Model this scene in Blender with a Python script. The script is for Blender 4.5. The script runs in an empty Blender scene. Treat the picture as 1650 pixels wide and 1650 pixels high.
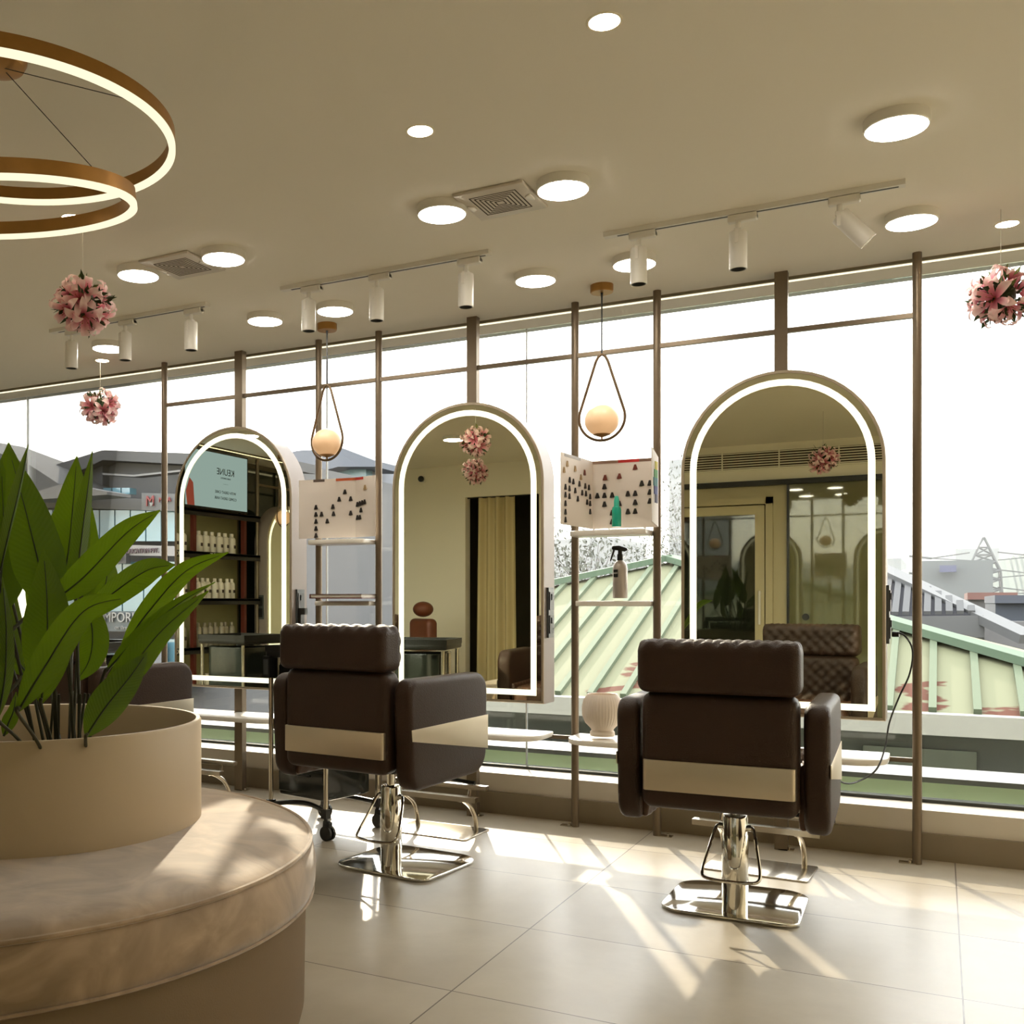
import bpy, bmesh, math, random
from mathutils import Vector, Matrix, Euler
random.seed(7)
PI = math.pi
sc = bpy.context.scene
COL = sc.collection
# ------------------------------------------------------------------ camera, world, sun, exposure
YAW = math.radians(29.0)
EYE = 1.05            # camera height
CEIL = 2.45           # ceiling height
cd = bpy.data.cameras.new('camera'); cam = bpy.data.objects.new('camera', cd); COL.objects.link(cam)
cam.location = (0, 0, EYE); cam.rotation_euler = (PI/2, 0, YAW)
cd.sensor_width = 36; cd.lens = 36.0; cd.shift_x = 0.1364; cd.shift_y = 0.0879
cd.clip_start = 0.05; cd.clip_end = 2000
sc.camera = cam
sc.view_settings.view_transform = 'Standard'; sc.view_settings.look = 'None'
sc.view_settings.gamma = 1; sc.view_settings.use_curve_mapping = False
sc.view_settings.exposure = 1.58
sc.cycles.use_denoising = True
sc.cycles.max_bounces = 10; sc.cycles.diffuse_bounces = 6; sc.cycles.glossy_bounces = 5
sc.cycles.transparent_max_bounces = 24; sc.cycles.transmission_bounces = 6
sc.cycles.sample_clamp_indirect = 12; sc.cycles.caustics_reflective = False; sc.cycles.caustics_refractive = False

w = bpy.data.worlds.new('hazy_sky'); sc.world = w; w.use_nodes = True
nt = w.node_tree; nt.nodes.clear()
out = nt.nodes.new('ShaderNodeOutputWorld'); bg = nt.nodes.new('ShaderNodeBackground')
tc = nt.nodes.new('ShaderNodeTexCoord'); sx = nt.nodes.new('ShaderNodeSeparateXYZ'); rp = nt.nodes.new('ShaderNodeValToRGB')
nt.links.new(tc.outputs['Generated'], sx.inputs[0]); nt.links.new(sx.outputs['Z'], rp.inputs[0])
nt.links.new(rp.outputs[0], bg.inputs[0]); nt.links.new(bg.outputs[0], out.inputs[0])
cr = rp.color_ramp
cr.elements[0].position = 0.0; cr.elements[0].color = (0.94, 0.80, 0.56, 1)
cr.elements[1].position = 0.30; cr.elements[1].color = (0.98, 0.985, 1.0, 1)
e = cr.elements.new(0.045); e.color = (1.0, 0.92, 0.74, 1)
e = cr.elements.new(0.10); e.color = (1.0, 0.975, 0.93, 1)
bg.inputs[1].default_value = 2.35

sd = bpy.data.lights.new('sun', 'SUN'); sun = bpy.data.objects.new('sun', sd); COL.objects.link(sun)
sd.energy = 2.2; sd.color = (1.0, 0.86, 0.68); sd.angle = math.radians(0.9)
SUN_EL = math.radians(27.6)
SDIR = Vector((-0.472*math.cos(SUN_EL), 0.882*math.cos(SUN_EL), math.sin(SUN_EL))).normalized()
sun.rotation_euler = SDIR.to_track_quat('Z', 'Y').to_euler(); sun.location = (-10, 20, 14)

# ------------------------------------------------------------------ helpers
def ray(px, py):
    u = (px-600)/1650; v = (970-py)/1650
    return Vector((-math.sin(YAW)+math.cos(YAW)*u, math.cos(YAW)+math.sin(YAW)*u, v))
def at(px, py, Y):            # the point on the plane y = Y
    d = ray(px, py); t = Y/d.y
    return Vector((d.x*t, Y, EYE+d.z*t))
def atd(px, py, t):           # the point at depth t
    d = ray(px, py); return Vector((d.x*t, d.y*t, EYE+d.z*t))
def lin(c):
    return tuple(((v/255)/12.92 if v <= 10.3 else ((v/255+0.055)/1.055)**2.4) for v in c)
def nodes(name):
    m = bpy.data.materials.new(name); m.use_nodes = True; return m, m.node_tree, m.node_tree.nodes['Principled BSDF']
def mat(name, rgb, rough=0.5, metal=0.0, var=0.0, scale=6.0, bump=0.0, bscale=60.0, spec=0.5, emit=None, es=0.0, aniso=None):
    m, nt, b = nodes(name); c = lin(rgb) + (1,)
    b.inputs['Base Color'].default_value = c
    b.inputs['Roughness'].default_value = rough; b.inputs['Metallic'].default_value = metal
    b.inputs['Specular IOR Level'].default_value = spec
    tcn = nt.nodes.new('ShaderNodeTexCoord')
    nz = nt.nodes.new('ShaderNodeTexNoise'); nz.inputs['Scale'].default_value = scale; nz.inputs['Detail'].default_value = 5
    nt.links.new(tcn.outputs['Object'], nz.inputs[0])
    mx = nt.nodes.new('ShaderNodeMix'); mx.data_type = 'RGBA'
    mx.inputs[6].default_value = tuple(v*(1-var) for v in c[:3])+(1,)
    mx.inputs[7].default_value = tuple(min(1, v*(1+var)) for v in c[:3])+(1,)
    nt.links.new(nz.outputs[0], mx.inputs[0]); nt.links.new(mx.outputs[2], b.inputs['Base Color'])
    if bump:
        n2 = nt.nodes.new('ShaderNodeTexNoise'); n2.inputs['Scale'].default_value = bscale
        nt.links.new(tcn.outputs['Object'], n2.inputs[0])
        bp = nt.nodes.new('ShaderNodeBump'); bp.inputs['Strength'].default_value = bump; bp.inputs['Distance'].default_value = 0.004
        nt.links.new(n2.outputs[0], bp.inputs['Height']); nt.links.new(bp.outputs[0], b.inputs['Normal'])
    if emit:
        b.inputs['Emission Color'].default_value = lin(emit)+(1,); b.inputs['Emission Strength'].default_value = es
    return m
def emat(name, rgb, s):
    m = bpy.data.materials.new(name); m.use_nodes = True; nt = m.node_tree; nt.nodes.clear()
    o = nt.nodes.new('ShaderNodeOutputMaterial'); e = nt.nodes.new('ShaderNodeEmission')
    e.inputs[0].default_value = lin(rgb)+(1,); e.inputs[1].default_value = s
    nt.links.new(e.outputs[0], o.inputs[0]); return m
def glassmat(name, tint=(1, 1, 1), refl=0.06, rough=0.0):
    m = bpy.data.materials.new(name); m.use_nodes = True; nt = m.node_tree; nt.nodes.clear()
    o = nt.nodes.new('ShaderNodeOutputMaterial'); t = nt.nodes.new('ShaderNodeBsdfTransparent'); g = nt.nodes.new('ShaderNodeBsdfGlossy')
    g.inputs['Roughness'].default_value = rough; t.inputs[0].default_value = tuple(tint)+(1,)
    fr = nt.nodes.new('ShaderNodeFresnel'); fr.inputs[0].default_value = 1.45
    mp = nt.nodes.new('ShaderNodeMath'); mp.operation = 'MULTIPLY'; mp.inputs[1].default_value = refl/0.04
    nt.links.new(fr.outputs[0], mp.inputs[0])
    mx = nt.nodes.new('ShaderNodeMixShader'); nt.links.new(mp.outputs[0], mx.inputs[0])
    nt.links.new(t.outputs[0], mx.inputs[1]); nt.links.new(g.outputs[0], mx.inputs[2]); nt.links.new(mx.outputs[0], o.inputs[0])
    return m

class MB:
    def __init__(s): s.bm = bmesh.new(); s.mi = 0
    def _f(s, vs):
        try:
            f = s.bm.faces.new(vs); f.material_index = s.mi; return f
        except ValueError: return None
    def mesh(s, verts, faces, M=None):
        v = [s.bm.verts.new((M @ Vector(p)) if M else p) for p in verts]
        for f in faces: s._f([v[i] for i in f])
        return s
    def box(s, c, size, M=None, rz=0):
        x, y, z = [d/2 for d in size]; c = Vector(c); R = Matrix.Rotation(rz, 3, 'Z')
        P = [c + R @ Vector((a*x, b*y, d*z)) for d in (-1, 1) for b in (-1, 1) for a in (-1, 1)]
        return s.mesh(P, [(0, 2, 3, 1), (4, 5, 7, 6), (0, 1, 5, 4), (2, 6, 7, 3), (0, 4, 6, 2), (1, 3, 7, 5)], M)
    def box2(s, a, b, M=None):
        a = Vector(a); b = Vector(b); return s.box((a+b)/2, [abs(q) for q in (b-a)], M)
    def bar(s, p, q, w, h=None):            # square bar between two points
        h = h or w; p = Vector(p); q = Vector(q); d = (q-p); L = d.length; d.normalize()
        up = Vector((0, 0, 1)) if abs(d.z) < .9 else Vector((0, 1, 0))
        sdv = d.cross(up).normalized()*w/2; u = sdv.normalized().cross(d)*h/2
        P = [b+sx*sdv+su*u for b in (p, q) for sx, su in ((-1, -1), (1, -1), (1, 1), (-1, 1))]
        return s.mesh(P, [(0, 1, 2, 3), (7, 6, 5, 4), (0, 4, 5, 1), (1, 5, 6, 2), (2, 6, 7, 3), (3, 7, 4, 0)])
    def cyl(s, p, q, r, seg=20, r2=None, cap=True):
        p = Vector(p); q = Vector(q); d = (q-p).normalized(); r2 = r if r2 is None else r2
        a = d.orthogonal().normalized(); b = d.cross(a)
        A = [s.bm.verts.new(p+r*(math.cos(2*PI*i/seg)*a+math.sin(2*PI*i/seg)*b)) for i in range(seg)]
        B = [s.bm.verts.new(q+r2*(math.cos(2*PI*i/seg)*a+math.sin(2*PI*i/seg)*b)) for i in range(seg)]
        for i in range(seg): s._f([A[i], A[(i+1) % seg], B[(i+1) % seg], B[i]])
        if cap: s._f(A[::-1]); s._f(B)
        return s
    def tube(s, pts, r, seg=10, closed=False, radii=None):
        pts = [Vector(p) for p in pts]; n = len(pts); rings = []; a = None
        for i, p in enumerate(pts):
            if closed: d = pts[(i+1) % n]-pts[i-1]
            else: d = pts[min(i+1, n-1)]-pts[max(i-1, 0)]
            d.normalize()
            a = d.orthogonal().normalized() if a is None else (a-d*a.dot(d)).normalized()
            b = d.cross(a); rr = radii[i] if radii else r
            rings.append([s.bm.verts.new(p+rr*(math.cos(2*PI*k/seg)*a+math.sin(2*PI*k/seg)*b)) for k in range(seg)])
        m = n if closed else n-1
        for i in range(m):
            A, B = rings[i], rings[(i+1) % n]
            off = 0
            if closed and i == n-1:
                off = min(range(seg), key=lambda o: (A[0].co-B[o].co).length)
            for k in range(seg): s._f([A[k], A[(k+1) % seg], B[(k+1+off) % seg], B[(k+off) % seg]])
        if not closed: s._f(rings[0][::-1]); s._f(rings[-1])
        return s
    def lathe(s, prof, c=(0, 0, 0), seg=40, M=None, rib=None):
        c = Vector(c); rings = []
        for r, z in prof:
            if r < 1e-6: rings.append([s.bm.verts.new((M @ (c+Vector((0, 0, z)))) if M else c+Vector((0, 0, z)))]); continue
            L = []
            for k in range(seg):
                rr = r*(1+(rib(k, z) if rib else 0)); p = c+Vector((rr*math.cos(2*PI*k/seg), rr*math.sin(2*PI*k/seg), z))
                L.append(s.bm.verts.new(M @ p if M else p))
            rings.append(L)
        for A, B in zip(rings, rings[1:]):
            for k in range(seg):
                k2 = (k+1) % seg
                if len(A) == 1 and len(B) > 1: s._f([A[0], B[k2], B[k]])
                elif len(B) == 1 and len(A) > 1: s._f([A[k], A[k2], B[0]])
                elif len(A) > 1: s._f([A[k], A[k2], B[k2], B[k]])
        return s
    def ball(s, c, r, seg=24, sz=1.0):
        n = seg//2
        return s.lathe([(r*math.sin(PI*i/n), -r*sz*math.cos(PI*i/n)) for i in range(n+1)], c, seg)
    def slab(s, poly, w, M, er=0.0, K=3, cap=True):
        """poly (2-D, convex-ish, ccw) in the local xy plane, thickness w along local z, rounded edges er, placed by M"""
        n = len(poly); P = [Vector(p) for p in poly]; N = []
        for i in range(n):
            d1 = (P[i]-P[i-1]); d2 = (P[(i+1) % n]-P[i])
            n1 = Vector((d1.y, -d1.x)).normalized(); n2 = Vector((d2.y, -d2.x)).normalized()
            m = (n1+n2); m = m/max(.3, m.length_squared/2) if m.length > 1e-6 else n1
            N.append(m)
        lev = []
        if er > 0:
            for k in range(K+1):
                a = PI/2*k/K; lev.append((er*(1-math.sin(a)), -w/2+er*(1-math.cos(a))))
            for k in range(K, -1, -1):
                a = PI/2*k/K; lev.append((er*(1-math.sin(a)), w/2-er*(1-math.cos(a))))
        else: lev = [(0, -w/2), (0, w/2)]
        rings = [[s.bm.verts.new(M @ Vector((P[i].x-N[i].x*ins, P[i].y-N[i].y*ins, z))) for i in range(n)] for ins, z in lev]
        for A, B in zip(rings, rings[1:]):
            for i in range(n): s._f([A[i], A[(i+1) % n], B[(i+1) % n], B[i]])
        if cap: s._f(rings[0][::-1]); s._f(rings[-1])
        return s
    def rbox(s, c, size, r, M=None, res=0.03, disp=None):
        """rounded box, optional displacement disp(p, n) -> metres"""
        def axis(L):
            h = L/2; rr = min(r, h*.98); xs = [-h, -h+rr*.35, -h+rr*.7, -h+rr]
            n = max(1, int(round((L-2*rr)/res))); xs += [-h+rr+(L-2*rr)*i/n for i in range(1, n)]
            xs += [h-rr, h-rr*.7, h-rr*.35, h]; return xs
        ax = [axis(L) for L in size]; h = [L/2 for L in size]; cache = {}; c = Vector(c)
        rr = [min(r, q*.98) for q in h]
        def V(i, j, k):
            key = (i, j, k)
            if key in cache: return cache[key]
            p = Vector((ax[0][i], ax[1][j], ax[2][k]))
            q = Vector([max(-h[a]+rr[a], min(h[a]-rr[a], p[a])) for a in range(3)])
            d = p-q
            d = Vector([d[a]/rr[a] for a in range(3)])
            nn = d.normalized() if d.length > 1e-9 else Vector((0, 0, 1))
            o = q+Vector([nn[a]*rr[a] for a in range(3)])
            if disp: o = o+nn*disp(o, nn)
            o = c+o
            cache[key] = s.bm.verts.new(M @ o if M else o); return cache[key]
        I, J, K = [len(a)-1 for a in ax]
        for i in range(I):
            for j in range(J):
                s._f([V(i, j, 0), V(i, j+1, 0), V(i+1, j+1, 0), V(i+1, j, 0)]); s._f([V(i, j, K), V(i+1, j, K), V(i+1, j+1, K), V(i, j+1, K)])
        for i in range(I):
            for k in range(K):
                s._f([V(i, 0, k), V(i+1, 0, k), V(i+1, 0, k+1), V(i, 0, k+1)]); s._f([V(i, J, k), V(i, J, k+1), V(i+1, J, k+1), V(i+1, J, k)])
        for j in range(J):
            for k in range(K):
                s._f([V(0, j, k), V(0, j, k+1), V(0, j+1, k+1), V(0, j+1, k)]); s._f([V(I, j, k), V(I, j+1, k), V(I, j+1, k+1), V(I, j, k+1)])
        return s
    def build(s, name, m, parent=None, smooth=35, loc=None):
        me = bpy.data.meshes.new(name)
        if smooth: bmesh.ops.recalc_face_normals(s.bm, faces=s.bm.faces[:])
        s.bm.to_mesh(me); s.bm.free()
        for q in (m if isinstance(m, (list, tuple)) else [m]):
            if q: me.materials.append(q)
        if smooth:
            me.shade_smooth(); me.set_sharp_from_angle(angle=math.radians(smooth))
        o = bpy.data.objects.new(name, me); COL.objects.link(o)
        if parent: o.parent = parent
        if loc is not None: o.location = loc
        return o
def tag(o, label=None, cat=None, group=None, kind=None):
    if label: o['label'] = label
    if cat: o['category'] = cat
    if group: o['group'] = group
    if kind: o['kind'] = kind
    return o
def thing(name, label, cat, loc=(0, 0, 0), rz=0, group=None):
    o = bpy.data.objects.new(name, None); COL.objects.link(o); o.empty_display_size = .05
    o.location = loc; o.rotation_euler = (0, 0, rz); return tag(o, label, cat, group)
def struct(name, mb, m, smooth=35):
    return tag(mb.build(name, m, None, smooth), kind='structure')
def copy_tree(o, parent=None, loc=None, rz=None, label=None, group=None):
    c = o.copy(); COL.objects.link(c)
    if parent: c.parent = parent
    if loc is not None: c.location = loc
    if rz is not None: c.rotation_euler = (0, 0, rz)
    if label: c['label'] = label
    if group: c['group'] = group
    for ch in list(o.children): copy_tree(ch, c)
    return c
def text(body, size, m, parent, M, name='lettering', extrude=0.0008, align='CENTER', sx=1.0):
    cu = bpy.data.curves.new(name, 'FONT'); cu.body = body; cu.size = size; cu.align_x = align; cu.align_y = 'CENTER'
    cu.extrude = extrude; cu.resolution_u = 3; cu.materials.append(m)
    oc = bpy.data.objects.new(name, cu); COL.objects.link(oc); dg = bpy.context.evaluated_depsgraph_get()
    me = bpy.data.meshes.new_from_object(oc.evaluated_get(dg)); bpy.data.objects.remove(oc); me.name = name
    o = bpy.data.objects.new(name, me); COL.objects.link(o)
    if parent: o.parent = parent
    o.matrix_local = M @ Matrix.Diagonal((sx, 1, 1, 1)); return o
def T(x=0, y=0, z=0): return Matrix.Translation((x, y, z))
def Rx(a): return Matrix.Rotation(a, 4, 'X')
def Ry(a): return Matrix.Rotation(a, 4, 'Y')
def Rz(a): return Matrix.Rotation(a, 4, 'Z')
def rpoly(pts, r, n=5):
    """rounded polygon (convex, ccw); r a number or a list per corner"""
    out_ = []; m = len(pts)
    for i in range(m):
        p = Vector(pts[i]); a = (Vector(pts[i-1])-p); b = (Vector(pts[(i+1) % m])-p)
        rr = r[i] if isinstance(r, (list, tuple)) else r
        if rr <= 0: out_.append(tuple(p)); continue
        la, lb = a.length, b.length; a.normalize(); b.normalize()
        ang = a.angle(b); t = min(rr/math.tan(ang/2), la*.49, lb*.49); rr2 = t*math.tan(ang/2)
        c = p+(a+b).normalized()*(rr2/math.sin(ang/2)); p1 = p+a*t; p2 = p+b*t
        a1 = math.atan2(p1.y-c.y, p1.x-c.x); a2 = math.atan2(p2.y-c.y, p2.x-c.x)
        while a2 < a1: a2 += 2*PI
        if a2-a1 > PI: a2 -= 2*PI
        for k in range(n+1):
            q = a1+(a2-a1)*k/n; out_.append((c.x+rr2*math.cos(q), c.y+rr2*math.sin(q)))
    return out_
def smoothpts(pts, n=8, closed=False):
    P = [Vector(p) for p in pts]; out_ = []; m = len(P)
    rng = range(m) if closed else range(m-1)
    for i in rng:
        p0 = P[i-1] if (closed or i > 0) else P[0]*2-P[1]; p1 = P[i]; p2 = P[(i+1) % m]
        p3 = P[(i+2) % m] if (closed or i+2 < m) else P[-1]*2-P[-2]
        for k in range(n):
            t = k/n; out_.append(.5*((2*p1)+(p2-p0)*t+(2*p0-5*p1+4*p2-p3)*t*t+(3*p1-p0-3*p2+p3)*t**3))
    if not closed: out_.append(P[-1])
    return out_

# ------------------------------------------------------------------ materials
CEILM = mat('ceiling_paint', (240, 235, 222), 0.9, var=.02, scale=1.2, bump=.05, bscale=200)
CREAM = mat('cream_wall_paint', (242, 235, 216), 0.85, var=.02, scale=1.5)
WHITE = mat('white_satin', (228, 224, 214), 0.4, var=.02)
WHITEG = mat('white_gloss_board', (235, 230, 220), 0.25, var=.02)
BRONZE = mat('champagne_metal_tube', (124, 110, 92), 0.42, metal=.7, var=.06, scale=20)
CHAMP = mat('champagne_mirror_frame', (176, 162, 140), 0.35, metal=.55, var=.05)
SIDEM = mat('mirror_side_laminate', (148, 135, 126), 0.45, metal=.15, var=.05)
GOLD = mat('brushed_gold', (168, 124, 66), 0.38, metal=.8, var=.12, scale=30)
LEATHER = mat('dark_brown_leather', (54, 36, 24), 0.48, var=.10, scale=14, bump=.35, bscale=260, spec=.36)
LEATHER2 = mat('quilted_brown_leather', (86, 58, 42), 0.38, var=.12, scale=14, bump=.3, bscale=260, spec=.55)
STEEL = mat('brushed_steel_band', (214, 202, 180), 0.42, metal=.9, var=.05, scale=8)
CHROME = mat('polished_chrome', (225, 222, 214), 0.07, metal=1, var=.01)
CHROMER = mat('worn_chrome', (205, 196, 180), 0.2, metal=1, var=.08, scale=25)
BLACK = mat('black_plastic', (22, 22, 21), 0.35, var=.1)
BLACKG = mat('smoked_black_acrylic', (26, 30, 27), 0.12, var=.1, spec=.6)
GREYP = mat('dark_grey_socket_plate', (72, 76, 76), 0.35, var=.05)
LEDW = emat('warm_led', (255, 240, 200), .55)
LEDS = emat('mirror_led', (255, 247, 212), .55)
LEDD = emat('white_led_diffuser', (255, 248, 236), 14)
LEDR = emat('recessed_led', (255, 232, 196), 14)
RINGE = emat('ring_led', (255, 243, 206), .40)
PLANT = mat('planter_shell', (190, 172, 144), 0.55, var=.03, scale=3)
BASEF = mat('ottoman_base_fabric', (128, 108, 82), 0.8, var=.05, scale=4, bump=.2, bscale=300)
RED = mat('dark_red_wood', (92, 36, 24), 0.4, var=.15)
GREENB = mat('green_painted_parapet', (226, 238, 204), 0.6, var=.08, scale=3)
SKIRT = mat('taupe_skirting_tile', (140, 126, 104), 0.4, var=.06, scale=5)

def m_velvet():
    m, nt, b = nodes('crushed_velvet')
    tcn = nt.nodes.new('ShaderNodeTexCoord'); n1 = nt.nodes.new('ShaderNodeTexNoise'); n1.inputs['Scale'].default_value = 5; n1.inputs['Detail'].default_value = 7; n1.inputs['Distortion'].default_value = 2.2
    r = nt.nodes.new('ShaderNodeValToRGB'); nt.links.new(tcn.outputs['Object'], n1.inputs[0]); nt.links.new(n1.outputs[0], r.inputs[0])
    r.color_ramp.elements[0].position = .35; r.color_ramp.elements[0].color = lin((146, 124, 98))+(1,)
    r.color_ramp.elements[1].position = .65; r.color_ramp.elements[1].color = lin((180, 156, 128))+(1,)
    nt.links.new(r.outputs[0], b.inputs['Base Color']); b.inputs['Roughness'].default_value = .75
    b.inputs['Sheen Weight'].default_value = .8; b.inputs['Sheen Roughness'].default_value = .4
    bp = nt.nodes.new('ShaderNodeBump'); bp.inputs['Strength'].default_value = .25; bp.inputs['Distance'].default_value = .006
    nt.links.new(n1.outputs[0], bp.inputs['Height']); nt.links.new(bp.outputs[0], b.inputs['Normal']); return m
VELVET = m_velvet()

def m_floor():
    m, nt, b = nodes('large_grey_tiles'); N = nt.nodes; L = nt.links
    tcn = N.new('ShaderNodeTexCoord'); mp = N.new('ShaderNodeMapping'); mp.inputs['Location'].default_value = (1.153, 2.905, 0)
    L.new(tcn.outputs['Object'], mp.inputs[0]); sp = N.new('ShaderNodeSeparateXYZ'); L.new(mp.outputs[0], sp.inputs[0])
    def M_(op, a, b_=None, c_=None):
        q = N.new('ShaderNodeMath'); q.operation = op
        for i, v in enumerate((a, b_, c_)):
            if v is None: continue
            if isinstance(v, (int, float)): q.inputs[i].default_value = v
            else: L.new(v, q.inputs[i])
        return q.outputs[0]
    TX, TY = 1.206, 0.603
    def joint(ax, size):
        u = M_('DIVIDE', sp.outputs[ax], size); fr = M_('FRACT', u); d = M_('SUBTRACT', fr, .5); d = M_('ABSOLUTE', d)
        return M_('GREATER_THAN', d, .5-.0021/size), M_('FLOOR', u)
    jx, ix = joint('X', TX); jy, iy = joint('Y', TY)
    g = M_('MAXIMUM', jx, jy)
    cmb = N.new('ShaderNodeCombineXYZ'); L.new(ix, cmb.inputs[0]); L.new(iy, cmb.inputs[1])
    wn = N.new('ShaderNodeTexWhiteNoise'); L.new(cmb.outputs[0], wn.inputs[0])
    add = N.new('ShaderNodeVectorMath'); add.operation = 'MULTIPLY_ADD'; L.new(wn.outputs['Color'], add.inputs[0]); add.inputs[1].default_value = (8, 8, 8); L.new(tcn.outputs['Object'], add.inputs[2])
    n1 = N.new('ShaderNodeTexNoise'); n1.inputs['Scale'].default_value = 1.6; n1.inputs['Detail'].default_value = 9; n1.inputs['Roughness'].default_value = .62; n1.inputs['Distortion'].default_value = .25
    L.new(add.outputs[0], n1.inputs[0])
    r = N.new('ShaderNodeValToRGB'); L.new(n1.outputs[0], r.inputs[0])
    r.color_ramp.elements[0].position = .3; r.color_ramp.elements[0].color = lin((166, 154, 132))+(1,)
    r.color_ramp.elements[1].position = .68; r.color_ramp.elements[1].color = lin((192, 182, 162))+(1,)
    mx = N.new('ShaderNodeMix'); mx.data_type = 'RGBA'; L.new(g, mx.inputs[0]); L.new(r.outputs[0], mx.inputs[6]); mx.inputs[7].default_value = lin((96, 82, 66))+(1,)
    L.new(mx.outputs[2], b.inputs['Base Color'])
    rr = N.new('ShaderNodeMapRange'); L.new(n1.outputs[0], rr.inputs[0]); rr.inputs[3].default_value = .27; rr.inputs[4].default_value = .38
    L.new(rr.outputs[0], b.inputs['Roughness']); b.inputs['Specular IOR Level'].default_value = .5
    bp = N.new('ShaderNodeBump'); bp.inputs['Strength'].default_value = .4; bp.inputs['Distance'].default_value = .002; bp.invert = True
    L.new(g, bp.inputs['Height']); L.new(bp.outputs[0], b.inputs['Normal']); return m
FLOORM = m_floor()

# ------------------------------------------------------------------ room shell
GX0, GX1 = -6.1, 2.6      # side walls
BY = -0.5                 # back wall
GY = 4.97                 # glass plane
struct('floor', MB().box2((GX0-.1, BY-1.6, -.12), (GX1+.1, 5.0, 0)), FLOORM)
struct('ceiling', MB().box2((GX0-.1, BY-1.6, CEIL), (GX1+.1, 5.04, CEIL+.15)), CEILM)
struct('wall_right', MB().box2((GX1, BY-1.6, 0), (GX1+.1, 5.0, CEIL)), CREAM)
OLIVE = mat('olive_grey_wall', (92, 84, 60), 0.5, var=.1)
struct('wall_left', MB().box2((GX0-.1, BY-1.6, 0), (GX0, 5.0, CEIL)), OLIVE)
# back wall with a curtained doorway and a glass front
wb = MB()
wb.box2((GX0, BY-.12, 0), (-4.24, BY, CEIL)).box2((-4.24, BY-.12, 2.12), (-3.45, BY, CEIL)).box2((-3.45, BY-.12, 0), (-2.3, BY, CEIL))
wb.box2((-2.3, BY-.12, 2.12), (GX1, BY, CEIL)).box2((.9, BY-.12, 0), (GX1, BY, 2.12))
struct('wall_back', wb, CREAM)
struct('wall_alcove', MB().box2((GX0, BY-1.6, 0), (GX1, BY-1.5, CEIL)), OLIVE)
# lower window wall
struct('baseboard_window', MB().box2((GX0, 4.74, 0), (GX1, 4.765, .108)), SKIRT)
struct('trim_1', MB().box2((GX0, 4.76, 0), (GX1, GY-.02, .198)), mat('white_sill_frame', (214, 206, 192), .45, var=.03))
WG = glassmat('window_glass', (.97, .985, .975), .03)
joints = [-5.447, -4.25, -3.053, -1.853, -.654, .546, 1.746]
xs = [GX0]+joints+[GX1]
for i in range(len(xs)-1):
    struct('window_%d' % (i+1), MB().box2((xs[i]+.003, GY, .15), (xs[i+1]-.003, GY+.012, CEIL)), WG, 0)
jm = mat('silicone_joint', (190, 192, 188), .3)
for i, x in enumerate(joints):
    struct('trim_%d' % (i+2), MB().box2((x-.003, GY-.001, .15), (x+.003, GY+.013, CEIL)), jm)
struct('trim_20', MB().box2((GX0, GY-.025, .19), (GX1, GY+.03, .212)), mat('dark_gasket', (60, 62, 56), .5))
# ceiling groove with LED line along the window
lg = thing('led_strip_light', 'thin warm light strip running along the ceiling edge above the window', 'light strip')
MB().box2((GX0, 4.722, CEIL-.012), (GX1, 4.736, CEIL)).build('channel', mat('led_channel', (128, 118, 96), .6), lg)
MB().box2((GX0, 4.737, CEIL-.016), (GX1, 4.750, CEIL)).build('diffuser', LEDW, lg)

# ------------------------------------------------------------------ metal rack along the window
PY = 4.65
rack = thing('display_rack', 'bronze metal pole rack from floor to ceiling in front of the window', 'rack', (0, 0, 0))
thin = [-3.968, -2.905, -2.54, -1.493, -1.113, -.08]
thick = [-3.421, -2.01, -.589]
for x in thin:
    MB().cyl((x, PY, 0), (x, PY, CEIL), .0175, 20).build('post', BRONZE, rack)
for x in thick:
    p = MB().box2((x-.026, PY-.02, 0), (x+.026, PY+.02, CEIL)).build('post', BRONZE, rack)
for i in range(5):
    a, b = thin[i], thin[i+1]
    MB().box2((a, PY-.01, 2.19), (b, PY+.01, 2.21)).build('crossbar', BRONZE, rack)
for x in [q+.02 for q in thick]+[-1.53, -1.075, -.115, -2.94, -2.505]:
    MB().box2((x-.03, PY-.02, 0), (x+.03, PY+.02, .004)).cyl((x+.01, PY, .003), (x+.01, PY, .012), .007, 8).build('foot_bracket', CHROMER, rack)
for a, b in ((-3.968, -2.905), (-2.54, -1.493), (-1.113, -.08)):
    MB().box2((a, PY-.009, .405), (b, PY+.009, .423)).build('lower_crossbar', BRONZE, rack)

# shelves
def dshelf(name, label, x0, x1, z, yb, yf, r, cat='shelf', group=None):
    poly = rpoly([(x0, yf), (x1, yf), (x1, yb), (x0, yb)], [r, r, .01, .01], 10)
    o = MB().slab(poly, .024, T(0, 0, z-.012), .004, 2).build(name, WHITEG); return tag(o, label, cat, group)
for cxm, lab in ((-3.411, 'curved white shelf below the leftmost arched mirror'), (-2.01, 'curved white shelf below the middle arched mirror'), (-.587, 'curved white shelf below the rightmost arched mirror')):
    dshelf('console_shelf', lab, cxm-.40, cxm+.41, .438, 4.66, 4.38, .13, group='console shelves under the mirrors')
dshelf('shelf', 'upper white shelf between two poles, under the hair colour chart with the teal bottle', -1.476, -1.13, 1.372, 4.655, 4.48, .05)
dshelf('shelf', 'narrow white shelf between two poles, carrying the silver spray bottle', -1.476, -1.13, 1.055, 4.665, 4.60, .004)
dshelf('shelf', 'round-cornered white shelf carrying the ribbed white vase', -1.476, -1.0, .438, 4.655, 4.40, .12)
dshelf('shelf', 'upper white shelf under the hair colour chart nearer the leftmost mirror', -2.888, -2.557, 1.372, 4.655, 4.48, .05)
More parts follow.
